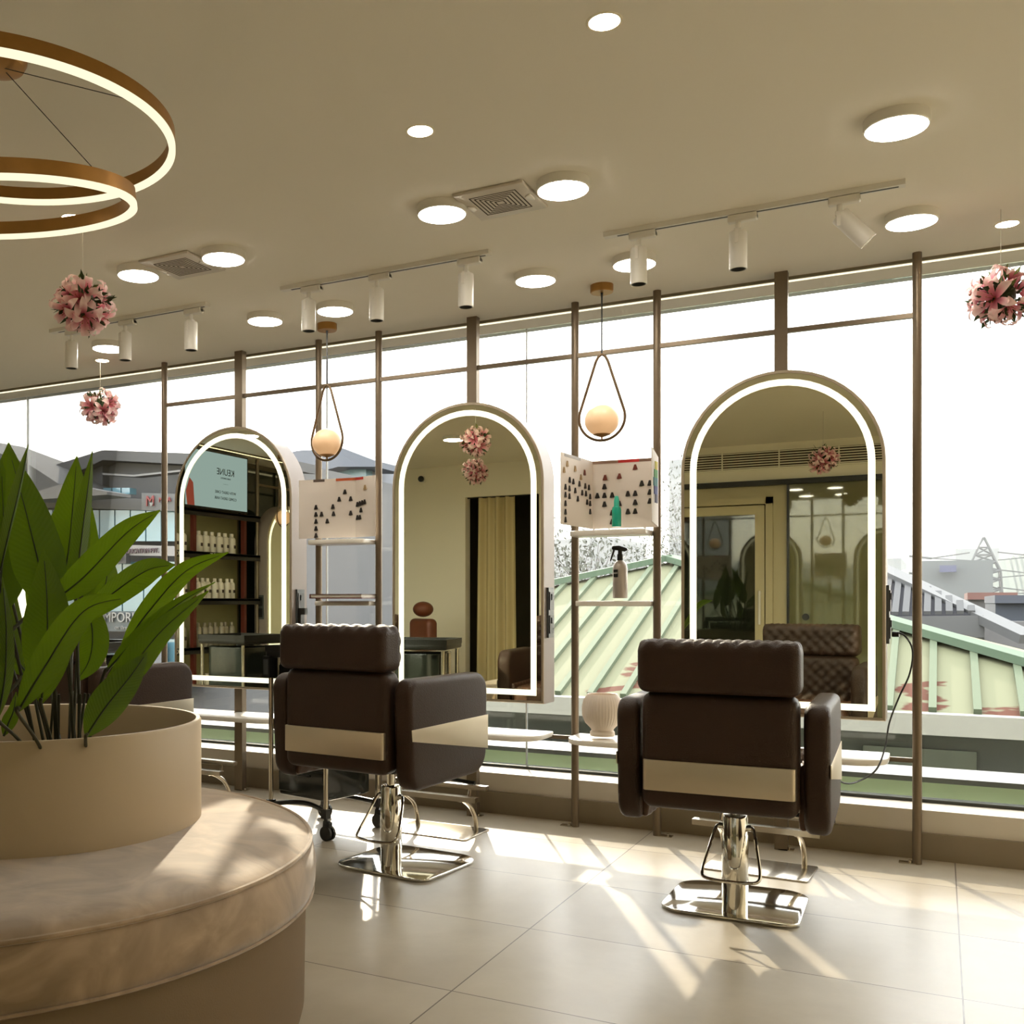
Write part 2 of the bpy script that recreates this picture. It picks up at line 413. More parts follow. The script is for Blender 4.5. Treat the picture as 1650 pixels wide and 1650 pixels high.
dshelf('shelf', 'narrow white shelf between two poles, carrying the closed red-edged book', -2.888, -2.557, 1.055, 4.665, 4.58, .004)

# ------------------------------------------------------------------ arched mirrors
MIRG = mat('tinted_mirror_glass', (240, 240, 216), 0.0, metal=1.0, var=0)
def arch(hw, z0, z1, ins=0, n=28):
    r = hw-ins; zc = z1-hw; pts = [(-r, z0+ins), (r, z0+ins)]
    pts += [(r*math.cos(PI*k/n), zc+r*math.sin(PI*k/n)) for k in range(n+1)]
    return pts
def make_mirror(name, label):
    hw, z0, z1, dep = .3985, .575, 2.015, .15
    t = thing(name, label, 'mirror', group='arched lit mirrors')
    # local frame: x along the wall, y to the back, z up; front face at y = 0
    A = arch(hw, z0, z1); B = arch(hw, z0, z1, .012); m = MB()
    n = len(A)
    def ring(P, y): return [m.bm.verts.new((x, y, z)) for x, z in P]
    a0 = ring(A, .003); a1 = ring(A, dep); b0 = ring(B, 0); b1 = ring(B, .006); e0 = ring(arch(hw, z0, z1, .003), 0)
    for P, Q, mi in ((a1, a0, 1), (a0, e0, 0), (e0, b0, 0), (b0, b1, 0)):
        for i in range(n):
            f = m.bm.faces.new([P[i], P[(i+1) % n], Q[(i+1) % n], Q[i]]); f.material_index = mi
    f = m.bm.faces.new(a1); f.material_index = 1
    m.build('frame', [CHAMP, SIDEM], t, 30)
    g = MB(); vs = [g.bm.verts.new((x, .004, z)) for x, z in B]; g.bm.faces.new(vs); g.build('mirror_glass', MIRG, t, 0)
    l = MB(); C1 = arch(hw, z0, z1, .037); C2 = arch(hw, z0, z1, .064)
    p0 = [l.bm.verts.new((x, .0015, z)) for x, z in C1]; p1 = [l.bm.verts.new((x, .0015, z)) for x, z in C2]
    q0 = [l.bm.verts.new((x, .006, z)) for x, z in C1]; q1 = [l.bm.verts.new((x, .006, z)) for x, z in C2]
    for i in range(n):
        j = (i+1) % n
        for P, Q in ((p0, p1), (q0, p0), (p1, q1), (q1, q0)): l.bm.faces.new([P[i], P[j], Q[j], Q[i]])
    l.build('light_strip', LEDS, t, 30)
    s = MB().box((hw+.005, .075, 1.0), (.012, .07, .235)).build('socket_panel', GREYP, t)
    for zz in (1.055, .945):
        MB().box((hw+.012, .075, zz), (.006, .056, .085)).box((hw+.016, .075, zz+.018), (.006, .018, .028)).build('socket', BLACK, s)
    return t
MFY = 4.55
mir = make_mirror('arched_mirror', 'leftmost arched mirror by the window, reflecting product shelves and a screen'); mir.location = (-3.412, MFY, 0)
mir2 = copy_tree(mir, loc=(-2.010, MFY, 0), label='middle arched mirror by the window, reflecting a curtained doorway')
mir3 = copy_tree(mir, loc=(-.587, MFY, 0), label='rightmost arched mirror by the window, reflecting the glass front and grille')
MB().box((.3985+.03, .06, 1.0), (.05, .03, .035)).box((.3985+.02, .06, .96), (.02, .03, .06)).build('plug_adapter', BLACK, mir)
# power lead of the right mirror
pts = [at(1440, 1022, 4.63), at(1455, 1022, 4.62), at(1470, 1046, 4.6), at(1466, 1085, 4.58), at(1448, 1125, 4.56), at(1433, 1165, 4.52), at(1426, 1205, 4.46), at(1412, 1240, 4.38), at(1385, 1258, 4.3), at(1362, 1262, 4.2), at(1340, 1250, 4.12)]
cb = thing('power_cable', 'black power lead plugged into the side of the rightmost mirror', 'cable')
MB().tube(smoothpts(pts, 8), .0035, 8).build('cord', BLACK, cb)
MB().cyl(at(1438, 1022, 4.63), at(1449, 1022, 4.625), .011, 12).build('plug', BLACK, cb)
# ------------------------------------------------------------------ salon chairs
def quilt(s, amp, dirs):
    """diamond quilting on faces whose normal follows one of dirs; s = diamond size"""
    def f(p, n):
        wgt = max(0, max(n.dot(d) for d in dirs)); wgt = min(1, max(0, (wgt-.4)/.5))
        if wgt <= 0: return 0
        d = max(dirs, key=lambda q: n.dot(q)); a = p.x; b = p.z if abs(d.y) > .6 else p.y
        if abs(d.x) > .6: a, b = p.y, p.z
        u = (a+b)/s; v = (a-b)/s
        h = (abs(math.sin(PI*u))*abs(math.sin(PI*v)))**.45
        return wgt*amp*(h-.35)
    return f
def make_chair(label, lift):
    t = thing('salon_chair', label, 'chair', group='brown leather salon chairs')
    FW = Vector((0, 1, 0)); UP = Vector((0, 0, 1)); z = lift
    back = MB().rbox((0, -.325, .5875+z), (.46, .105, .365), .035, res=.010, disp=quilt(.056, .013, [FW])).build('backrest', LEATHER, t, 50)
    bp = rpoly([(-.222, -.3845), (.222, -.3845), (.222, -.36), (-.222, -.36)], [.02, .02, .002, .002], 6)
    MB().slab(bp, .095, T(0, 0, .511+z), .002, 2).build('steel_band', STEEL, back)
    MB().rbox((0, -.342, .848+z), (.475, .13, .158), .03, res=.0095, disp=quilt(.056, .014, [FW, UP])).build('headrest', LEATHER, t, 50)
    for s_ in (-.1, .1): MB().cyl((s_, -.33, .745+z), (s_, -.33, .775+z), .008, 10).build('headrest_bracket', BLACK, t)
    MB().rbox((0, -.02, .475+z), (.46, .50, .13), .04, res=.010, disp=quilt(.056, .013, [UP])).build('seat', LEATHER2, t, 50)
    for sgn in (-1, 1):
        poly = rpoly([(-.335, .35), (.205, .36), (.215, .745), (-.355, .745)], [.07, .09, .075, .06], 7)
        M = Matrix(((0, 0, sgn, sgn*.277), (1, 0, 0, 0), (0, 1, 0, z), (0, 0, 0, 1)))
        arm = MB().slab(poly, .074, M, .022, 5).build('armrest', LEATHER, t, 45)
        band = [(-.335, .531), (.206, .447), (.207, .578), (-.340, .571)]
        M2 = Matrix(((0, 0, sgn, sgn*.3145), (1, 0, 0, 0), (0, 1, 0, z), (0, 0, 0, 1)))
        MB().slab(band, .003, M2, .001, 2).build('steel_band', STEEL, arm)
        inner = Matrix(((0, 0, sgn, sgn*.233), (1, 0, 0, 0), (0, 1, 0, z), (0, 0, 0, 1)))
        MB().rbox((sgn*.236, -.06, .46+z), (.02, .46, .20), .009, res=.0125, disp=quilt(.062, .006, [Vector((-sgn, 0, 0))])).build('inner_panel', LEATHER2, arm, 50)
    MB().box2((-.16, -.12, .375+z), (.16, .16, .41+z)).box2((-.05, -.06, .355+z), (.05, .06, .376+z)).box2((.10, -.19, .385+z), (.14, -.12, .40+z)).build('seat_bracket', BLACK, t)
    MB().cyl((0, 0, .30), (0, 0, .38+z), .017, 20).build('piston', CHROME, t)
    col = MB().lathe([(0, .008), (.041, .008), (.0415, .09), (.0425, .092), (.0425, .27), (.0405, .273), (.0405, .328), (.038, .336), (.018, .338), (0, .338)], seg=40)
    col.build('column', CHROME, t, 40)
    lv = MB()
    path = [(.043, 0, .295), (.060, -.008, .29), (.078, -.05, .22), (.090, -.09, .165), (.083, -.112, .145), (.05, -.12, .140), (0, -.122, .139), (-.05, -.12, .140), (-.083, -.112, .145), (-.090, -.09, .165), (-.078, -.05, .22), (-.060, -.008, .29), (-.043, 0, .295)]
    lv.tube(smoothpts(path, 5), .0055, 10).cyl((-.052, 0, .295), (.052, 0, .295), .011, 12)
    lv.build('pump_lever', CHROME, t)
    pl = rpoly([(-.245, -.075), (.205, -.085), (.21, .36), (-.235, .35)], [.085, .06, .10, .10], 10)
    MB().slab(pl, .012, T(0, 0, .006), .004, 3).build('base_plate', CHROME, t, 35)
    MB().tube(smoothpts([(.13, .12, .40+z), (.13, .13, .36+z), (.14, .14, .335+z), (.19, .14, .325+z), (.25, .13, .322+z), (.30, .13, .32+z)], 5), .008, 10).build('recline_lever', BLACK, t)
    return t
ch = make_chair('dark brown leather salon chair in front of the rightmost arched mirror', 0.0)
ch.location = (-.602, 3.60, 0); ch.rotation_euler = (0, 0, math.radians(1.5))
chb = make_chair('dark brown leather salon chair in front of the middle arched mirror, beside the black trolley', .035)
chb.location = (-1.873, 3.53, 0); chb.rotation_euler = (0, 0, math.radians(-6))
copy_tree(chb, loc=(-3.30, 3.50, 0), rz=math.radians(-5), label='dark brown leather salon chair behind the potted plant, only its corner and one arm showing')

# foot rests
def make_footrest(label):
    t = thing('footrest', label, 'footrest', group='metal footrests')
    MB().slab(rpoly([(-.195, -.13), (.195, -.13), (.195, .13), (-.195, .13)], .012, 3), .006, T(0, 0, .003), .001, 2).build('base_plate', CHROMER, t)
    MB().box2((-.235, -.115, .168), (.235, -.075, .190)).build('foot_bar', CHROMER, t)
    MB().box2((-.235, -.005, .205), (.235, .03, .224)).build('foot_bar', CHROMER, t)
    for sx_ in (-1, 1):
        MB().tube(smoothpts([(sx_*.15, -.10, .172), (sx_*.15, -.06, .165), (sx_*.15, .02, .12), (sx_*.152, .065, .06), (sx_*.152, .075, .004)], 5), .011, 12).tube([(sx_*.15, .012, .208), (sx_*.15, .0, .16), (sx_*.15, -.01, .145)], .008, 10).build('leg', CHROMER, t)
    return t
fr = make_footrest('low metal footrest on a flat plate under the rightmost mirror'); fr.location = (-.62, 4.27, 0); fr.rotation_euler = (0, 0, math.radians(-3))
copy_tree(fr, loc=(-2.01, 4.26, 0), rz=math.radians(-2), label='low metal footrest on a flat plate under the middle mirror')
copy_tree(fr, loc=(-3.42, 4.28, 0), rz=math.radians(-2), label='low metal footrest under the leftmost mirror, beside the cream planter')

# trolleys
def make_trolley(label):
    t = thing('salon_trolley', label, 'trolley', group='black salon trolleys')
    W, D = .175, .175
    for sx_, sy in ((-1, -1), (1, -1), (1, 1), (-1, 1)):
        p = (sx_*W, sy*D)
        leg = MB().cyl((p[0], p[1], .12), (p[0], p[1], .79), .011, 14).build('leg', CHROMER, t)
        MB().box2((p[0]-.016, p[1]-.016, .095), (p[0]+.016, p[1]+.016, .135)).build('foot_cap', BLACK, leg)
        c = MB(); c.cyl((p[0], p[1], .07), (p[0], p[1], .1), .009, 10)
        c.slab(rpoly([(-.018, -.02), (.018, -.03), (.022, .012), (-.014, .02)], .006, 3), .024, T(p[0]+.008, p[1], .068) @ Rx(PI/2), .002, 2)
        for yy in (-.012, .012): c.cyl((p[0]+.012, p[1]+yy-.006, .032), (p[0]+.012, p[1]+yy+.006, .032), .032, 24)
        c.build('caster', BLACK, t)
    for sy in (-1, 1):
        MB().tube(smoothpts([(-W, sy*D, .115), (-W*.5, sy*D*.8, .128), (0, sy*D*.72, .133), (W*.5, sy*D*.8, .128), (W, sy*D, .115)], 5), .011, 10).build('lower_brace', BLACK, t)
    MB().rbox((0, 0, .47), (.30, .30, .62), .012, res=.2).build('drawer_unit', BLACKG, t)
    for i in range(5):
        d = MB().rbox((0, -.153, .235+i*.118), (.285, .012, .108), .005, res=.2).build('drawer_front', BLACKG, t)
        MB().box2((-.06, -.168, .262+i*.118), (.06, -.156, .270+i*.118)).build('handle', BLACK, d)
    tr = MB(); tr.rbox((0, 0, .812), (.40, .38, .035), .012, res=.2)
    for a, b in (((-.2, -.19), (.2, -.178)), ((-.2, .178), (.2, .19)), ((-.2, -.19), (-.188, .19)), ((.188, -.19), (.2, .19))):
        tr.box2((a[0], a[1], .82), (b[0], b[1], .85))
    tr.build('top_tray', BLACK, t)
    s = MB().box2((-.205, -.20, .70), (-.16, -.15, .80)).build('side_handle', BLACK, t)
    MB().box2((-.197, -.202, .715), (-.168, -.199, .785)).build('grip', GREYP, s)
    return t
tr = make_trolley('black salon trolley on casters half hidden behind the middle chair'); tr.location = (-2.505, 4.06, 0); tr.rotation_euler = (0, 0, math.radians(-12))
copy_tree(tr, loc=(-3.80, 3.92, 0), rz=math.radians(8), label='black salon trolley seen in the leftmost mirror, behind the plant')

# ------------------------------------------------------------------ round ottoman with planter
OC = Vector((-2.165, 1.79, 0)); OR = .875
ot = thing('round_ottoman', 'large round bench with crushed velvet seat around a planter', 'bench', OC)
MB().lathe([(0, 0), (OR-.03, 0), (OR-.025, .02), (OR-.02, .30), (OR-.03, .31), (0, .31)], seg=128).build('base', BASEF, ot, 40)
cu = MB(); cu.lathe([(0, .305), (OR-.02, .305), (OR-.004, .312), (OR+.004, .335), (OR+.006, .38), (OR-.002, .425), (OR-.016, .443), (OR-.05, .455), (OR-.12, .461), (OR-.3, .462), (0, .462)], seg=160)
cus = cu.build('seat_cushion', VELVET, ot, 60)
MB().tube([((OR-.009)*math.cos(2*PI*k/160), (OR-.009)*math.sin(2*PI*k/160), .440) for k in range(160)][::1], .006, 8, closed=True).build('piping', VELVET, cus)
MB().tube([((OR-.002)*math.cos(2*PI*k/160), (OR-.002)*math.sin(2*PI*k/160), .310) for k in range(160)][::1], .004, 6, closed=True).build('piping', VELVET, cus)
PC = Vector((-2.15, 1.985, .462)); PR = .448
pt = thing('planter', 'wide round cream planter set into the round bench', 'planter', PC)
MB().lathe([(0, 0), (PR, 0), (PR, .262), (PR-.004, .268), (PR-.014, .268), (PR-.018, .262), (PR-.018, .06), (0, .06)], seg=128).build('shell', PLANT, pt, 40)
MB().lathe([(0, .02), (PR-.02, .02), (PR-.02, .10), (0, .10)], seg=64).build('soil', mat('dark_potting_soil', (52, 44, 30), .95, var=.4, scale=60, bump=1, bscale=80), pt)

# ------------------------------------------------------------------ broad-leaved plant
def m_leaf():
    m, nt, b = nodes('leaf_green'); N = nt.nodes; L = nt.links
    tcn = N.new('ShaderNodeTexCoord'); n1 = N.new('ShaderNodeTexNoise'); n1.inputs['Scale'].default_value = 5
    L.new(tcn.outputs['Object'], n1.inputs[0])
    uv = N.new('ShaderNodeUVMap'); sp = N.new('ShaderNodeSeparateXYZ'); L.new(uv.outputs[0], sp.inputs[0])
    wv = N.new('ShaderNodeMath'); wv.operation = 'MULTIPLY_ADD'; L.new(sp.outputs['Y'], wv.inputs[0]); wv.inputs[1].default_value = 190
    ab = N.new('ShaderNodeMath'); ab.operation = 'SUBTRACT'; L.new(sp.outputs['X'], ab.inputs[0]); ab.inputs[1].default_value = .5
    ab2 = N.new('ShaderNodeMath'); ab2.operation = 'ABSOLUTE'; L.new(ab.outputs[0], ab2.inputs[0])
    ab3 = N.new('ShaderNodeMath'); ab3.operation = 'MULTIPLY'; L.new(ab2.outputs[0], ab3.inputs[0]); ab3.inputs[1].default_value = -46
    L.new(ab3.outputs[0], wv.inputs[2]); sn = N.new('ShaderNodeMath'); sn.operation = 'SINE'; L.new(wv.outputs[0], sn.inputs[0])
    r = N.new('ShaderNodeValToRGB'); L.new(n1.outputs[0], r.inputs[0])
    r.color_ramp.elements[0].position = .3; r.color_ramp.elements[0].color = lin((48, 74, 14))+(1,)
    r.color_ramp.elements[1].position = .7; r.color_ramp.elements[1].color = lin((74, 98, 20))+(1,)
    L.new(r.outputs[0], b.inputs['Base Color']); b.inputs['Roughness'].default_value = .42
    bp = N.new('ShaderNodeBump'); bp.inputs['Strength'].default_value = .25; bp.inputs['Distance'].default_value = .001
    L.new(sn.outputs[0], bp.inputs['Height']); L.new(bp.outputs[0], b.inputs['Normal'])
    tr_ = N.new('ShaderNodeBsdfTranslucent'); tr_.inputs[0].default_value = lin((120, 150, 16))+(1,)
    mx = N.new('ShaderNodeMixShader'); mx.inputs[0].default_value = .42
    o = N['Material Output']; L.new(b.outputs[0], mx.inputs[1]); L.new(tr_.outputs[0], mx.inputs[2]); L.new(mx.outputs[0], o.inputs['Surface'])
    return m
LEAFM = m_leaf(); VEIN = mat('dark_leaf_midrib', (38, 50, 16), .5, var=.1); STEM = mat('dark_plant_stem', (44, 46, 22), .55, var=.25)
plant = thing('leafy_plant', 'tall leafy plant with broad pointed leaves in the cream planter', 'plant', (PC.x, PC.y, .56))
bpy.context.view_layer.update()
POFF = Vector((PC.x, PC.y, .56))
def leaf(pts, wpx, roll=0.0, fold=.25, wave=0, peak=.42, stem=None, sharp=1.0):
    """pts: centre line (px, py, depth) from blade base to tip, wpx: half width in pixels; placed as a real 3-D blade"""
    P = [atd(*p)-POFF for p in pts]; C = smoothpts(P, 9); n = len(C); dm = sum(p[2] for p in pts)/len(pts)
    hw = wpx*dm/1650; bm = MB(); uvs = {}
    look = (sum((atd(*p) for p in pts), Vector())/len(pts)-Vector((0, 0, EYE))).normalized()
    rows = []; NS = [-1, -.75, -.45, -.18, -.05, .05, .18, .45, .75, 1]
    for i, c in enumerate(C):
        t = i/(n-1); tan = (C[min(i+1, n-1)]-C[max(i-1, 0)]).normalized()
        side = tan.cross(look).normalized(); nor = side.cross(tan).normalized()
        R = Matrix.Rotation(roll, 3, tan); side = R @ side; nor = R @ nor
        if t < peak: wv = math.sin(PI/2*(t/peak))**.75
        else: wv = max(0, 1-((t-peak)/(1-peak))**1.7)**(.95*sharp)
        wv = max(wv*hw, .0015)
        row = []
        for s_ in NS:
            p = c+side*(s_*wv)+nor*(fold*(abs(s_)**1.2)*wv*.8)+nor*(wave*math.sin(t*14+s_*2)*abs(s_)*.006)
            v = bm.bm.verts.new(p); uvs[v] = ((s_+1)/2, t); row.append(v)
        rows.append(row)
    uvl = bm.bm.loops.layers.uv.new('UVMap')
    for A, B in zip(rows, rows[1:]):
        for k in range(len(NS)-1):
            f = bm._f([A[k], A[k+1], B[k+1], B[k]])
            if f:
                for l in f.loops: l[uvl].uv = uvs[l.vert]
    o = bm.build('leaf', LEAFM, plant, 80)
    mr = MB(); q = C[:int(n*.93)]
    look0 = look
    mr.tube([c-look0*.0004 for c in q], .0015, 6, radii=[.0026*(1-.75*i/len(q)) for i in range(len(q))]).build('midrib', VEIN, o)
    if stem:
        S = [Vector(stem)-POFF]; b = C[0]; mid = S[0].lerp(b, .55)+Vector((0, 0, .02)); 
        MB().tube(smoothpts([S[0], mid, b, C[1]], 6), .004, 8).build('stem', STEM, plant)
def soil(px):
    p = at(px, 1180, 1.9); ang = random.uniform(0, 6.28); r = random.uniform(.0, .05)
    return (p.x+r*math.cos(ang), 1.93+r*math.sin(ang), .555)
D0 = 2.55
leaf([(18, 960, 2.7), (22, 880, 2.7), (18, 790, 2.68), (14, 713, 2.65)], 40, .2, .2, stem=soil(70))
leaf([(-2, 930, 2.4), (14, 860, 2.38), (33, 780, 2.36), (46, 716, 2.34)], 14, .9, .6, stem=soil(60), peak=.5)
leaf([(82, 985, 2.5), (62, 905, 2.5), (38, 810, 2.52), (14, 722, 2.56)], 42, -.1, .2, stem=soil(88), peak=.35)
leaf([(96, 960, 2.75), (110, 890, 2.75), (118, 810, 2.74), (124, 735, 2.72)], 33, .1, .2, stem=soil(100), peak=.4)
leaf([(122, 950, 2.6), (130, 880, 2.6), (140, 800, 2.6), (149, 727, 2.6)], 16, .5, .5, stem=soil(105), peak=.4)
leaf([(128, 990, 2.9), (135, 930, 2.9), (140, 870, 2.9), (143, 800, 2.9)], 24, -.3, .25, stem=soil(110))
leaf([(78, 975, 2.45), (135, 930, 2.42), (205, 858, 2.38), (258, 822, 2.34)], 26, .15, .25, stem=soil(92), peak=.38)
leaf([(110, 1015, 2.55), (170, 965, 2.52), (235, 920, 2.50), (282, 910, 2.48)], 24, -.35, .3, stem=soil(100), peak=.55)
leaf([(192, 1052, 2.6), (240, 985, 2.58), (300, 920, 2.56), (368, 890, 2.54)], 19, .1, .3, stem=soil(125), peak=.45)
leaf([(168, 1085, 2.5), (220, 1030, 2.5), (285, 975, 2.5), (347, 938, 2.5)], 13, .7, .5, stem=soil(118), peak=.4)
leaf([(150, 1150, 2.45), (205, 1085, 2.45), (262, 1015, 2.46), (336, 952, 2.48)], 25, .2, .25, peak=.42, stem=soil(122))
leaf([(28, 1148, 2.1), (72, 1075, 2.08), (135, 985, 2.06), (212, 961, 2.05)], 27, .15, .22, stem=soil(84), peak=.42)
leaf([(66, 1135, 2.3), (75, 1050, 2.25), (76, 970, 2.22), (70, 885, 2.25)], 40, -.1, .18, stem=soil(80), peak=.42)
leaf([(48, 1092, 2.7), (22, 1050, 2.7), (12, 985, 2.7), (16, 910, 2.7)], 26, .2, .2, stem=soil(72), peak=.45)
leaf([(-4, 1160, 2.2), (8, 1090, 2.2), (10, 1010, 2.2), (4, 930, 2.22)], 14, .2, .2, stem=soil(50))
leaf([(130, 960, 2.75), (148, 1010, 2.74), (145, 1060, 2.73), (122, 1100, 2.72)], 26, .1, .2, stem=soil(112), peak=.5)
leaf([(138, 1188, 2.35), (170, 1140, 2.36), (210, 1090, 2.38), (238, 1050, 2.40)], 30, .3, .25, stem=soil(128), peak=.4)
leaf([(6, 1186, 2.3), (14, 1165, 2.3), (22, 1145, 2.3), (26, 1115, 2.3)], 12, .1, .2)
leaf([(-8, 1000, 2.6), (2, 930, 2.6), (6, 860, 2.6), (2, 740, 2.6)], 40, .0, .2, stem=soil(60))
leaf([(118, 1010, 3.0), (160, 960, 3.0), (172, 920, 3.0), (150, 860, 3.0)], 22, .2, .2, stem=soil(108))
leaf([(60, 1020, 2.95), (75, 950, 2.95), (88, 880, 2.95), (92, 815, 2.95)], 34, .2, .2, stem=soil(90))
for a, b in (((-15, 1148, 2.3), (46, 1080, 2.4)), ((-12, 1045, 2.3), (62, 975, 2.4))):
    MB().tube([atd(*a)-POFF, atd(*b)-POFF], .0045, 8).build('stem', STEM, plant)
for px in (64, 78, 86, 92, 101, 108, 116):
    s0 = Vector(soil(px)); MB().tube([s0-POFF, s0-POFF+Vector((random.uniform(-.03, .03), random.uniform(-.03, .03), .26))], .0035, 8).build('stem', STEM, plant)

# ------------------------------------------------------------------ hanging flower balls
def m_petal():
    m, nt, b = nodes('pink_lily_petal'); N = nt.nodes; L = nt.links
    tcn = N.new('ShaderNodeTexCoord'); ln = N.new('ShaderNodeVectorMath'); ln.operation = 'LENGTH'; L.new(tcn.outputs['Object'], ln.inputs[0])
    r = N.new('ShaderNodeValToRGB'); mpr = N.new('ShaderNodeMapRange'); mpr.inputs[2].default_value = .066; L.new(ln.outputs['Value'], mpr.inputs[0]); L.new(mpr.outputs[0], r.inputs[0])
    cr = r.color_ramp; cr.elements[0].position = .1; cr.elements[0].color = lin((206, 92, 118))+(1,); cr.elements[1].position = .95; cr.elements[1].color = lin((250, 220, 216))+(1,)
    e = cr.elements.new(.55); e.color = lin((232, 150, 162))+(1,)
    L.new(r.outputs[0], b.inputs['Base Color']); b.inputs['Roughness'].default_value = .6
    t_ = N.new('ShaderNodeBsdfTranslucent'); L.new(r.outputs[0], t_.inputs[0]); mx = N.new('ShaderNodeMixShader'); mx.inputs[0].default_value = .35
    L.new(b.outputs[0], mx.inputs[1]); L.new(t_.outputs[0], mx.inputs[2]); L.new(mx.outputs[0], N['Material Output'].inputs['Surface']); return m
PETAL = m_petal(); STAM = mat('lily_stamen', (150, 90, 40), .6); FOL = mat('ball_foliage', (44, 66, 26), .5, var=.35, scale=30); FOLY = mat('pale_ball_foliage', (120, 138, 66), .5, var=.2)
def lily_mesh():
    m = MB()
    for k in range(6):
        a = k*PI/3; L_ = .074 if k % 2 else .068; W_ = .0125 if k % 2 else .015; rows = []
        for i in range(8):
            t = i/7; rr = L_*math.sin(t*1.45)/math.sin(1.45)*1.0; zz = .040*math.sin(t*2.1)-.010*t*t*2
            wv = W_*(math.sin(PI*min(.98, t*.92+.06))**.75)
            rows.append([m.bm.verts.new((math.cos(a)*rr-math.sin(a)*s_*wv, math.sin(a)*rr+math.cos(a)*s_*wv, zz+abs(s_)*wv*.35)) for s_ in (-1, -.5, 0, .5, 1)])
        for A, B in zip(rows, rows[1:]):
            for q in range(4): m._f([A[q], A[q+1], B[q+1], B[q]])
    m.mi = 1
    for k in range(5):
        a = k*2*PI/5+.3; e_ = Vector((math.cos(a)*.014, math.sin(a)*.014, .036)); m.cyl((0, 0, .002), e_, .0008, 5); m.ball(e_, .0022, 6)
    o = m.build('lily_flower', [PETAL, STAM], None, 60); me = o.data; bpy.data.objects.remove(o); return me
LILY = lily_mesh()
def flower_ball(loc, label, seed, R=.078, top=CEIL):
    rnd = random.Random(seed); t = thing('lily_flower_ball', label, 'flower ball', loc, group='hanging pink lily balls')
    MB().cyl((0, 0, R*.6), (0, 0, top-loc[2]), .0012, 6).build('hanging_wire', mat('clear_wire', (200, 195, 180), .4), t)
    dirs = []
    for k in range(17):
        y = 1-2*(k+.5)/17; r_ = math.sqrt(1-y*y); a = k*2.39996+seed
        d = Vector((r_*math.cos(a), r_*math.sin(a), y*.98)).normalized()
        if d.z > .82 or rnd.random() < .12: continue
        dirs.append(d)
    for d in dirs:
        o = bpy.data.objects.new('lily_flower', LILY); COL.objects.link(o); o.parent = t
        q = (d+Vector([rnd.uniform(-.25, .25) for _ in range(3)])).normalized().to_track_quat('Z', 'Y')
        sc_ = rnd.uniform(.85, 1.12)
        o.matrix_local = Matrix.Translation(d*R*rnd.uniform(.55, .85)) @ q.to_matrix().to_4x4() @ Rz(rnd.uniform(0, 6)) @ Matrix.Scale(sc_, 4)
    fm = MB()
    for k in range(150):
        d = Vector([rnd.gauss(0, 1) for _ in range(3)]).normalized(); fm.mi = 1 if (d.z > .55 and rnd.random() < .55) else 0
        p = d*R*rnd.uniform(.45, 1.08); ax = (d+Vector([rnd.uniform(-.7, .7) for _ in range(3)])).normalized(); s_ = ax.orthogonal().normalized(); s_ = Matrix.Rotation(rnd.uniform(0, 6.28), 3, ax) @ s_
        L_ = rnd.uniform(.03, .055); W_ = rnd.uniform(.005, .009); nrm = ax.cross(s_)
        a, b, c_ = p, p+ax*L_*.5, p+ax*L_
        vs = [a, b-s_*W_+nrm*.003, b, b+s_*W_+nrm*.003, c_]
        fm.mesh(vs, [(0, 1, 2), (0, 2, 3), (1, 4, 2), (2, 4, 3)])
    fm.mi = 0; fm.ball((0, 0, 0), R*.62, 14)
    fm.build('foliage', [FOL, FOLY], t, 60)
    return t
flower_ball((-2.73, 2.75, 2.135), 'larger pink lily ball hanging under the gold ring lamp', 1)
flower_ball((-4.27, 4.44, 2.185), 'smaller pink lily ball hanging left of the leftmost arched mirror', 2)
flower_ball((.19, 4.28, 2.14), 'pink lily ball hanging at the right edge beside the last pole', 3)
flower_ball((-.75, .93, 2.10), 'pink lily ball seen reflected in the rightmost mirror', 4)
flower_ball((-3.38, 1.25, 2.13), 'lower of the two pink lily balls reflected in the middle mirror', 5)

# ------------------------------------------------------------------ gold ring chandelier
rg = thing('ring_chandelier', 'gold pendant lamp of two glowing rings on thin wires', 'pendant lamp', (-2.11, 1.815, CEIL))
MB().lathe([(0, 0), (.082, 0), (.082, -.018), (.074, -.034), (.05, -.042), (0, -.044)], seg=48).build('canopy', GOLD, rg)
def hoop(C, R, bx, by, name='ring'):
    n = Vector((-bx, -by, 1)).normalized(); Mq = Matrix.Translation(C) @ n.to_track_quat('Z', 'Y').to_matrix().to_4x4()
    o = MB().lathe([(R+.008, -.004), (R+.008, .030), (R-.008, .030), (R-.008, -.004), (R+.008, -.004)], seg=128, M=Mq).build(name, GOLD, rg, 40)
    MB().lathe([(R+.0085, -.0165), (R+.0085, -.004), (R-.0085, -.004), (R-.0085, -.0165), (R+.0085, -.0165)], seg=128, M=Mq).build('light_diffuser', RINGE, o, 40)
    return Mq
M1 = hoop(Vector((0, 0, 2.246-CEIL)), .447, .0, .02); M2 = hoop(Vector((.005, 0, 2.058-CEIL)), .346, -.018, .19)
for Mq, R_, off in ((M1, .447, .35), (M2, .346, 1.0)):
    for k in range(3):
        a = off+k*2*PI/3; p = Mq @ Vector((R_*math.cos(a), R_*math.sin(a), .028)); MB().cyl((math.cos(a)*.03, math.sin(a)*.03, -.042), p, .0011, 6).build('suspension_wire', BLACK, rg)

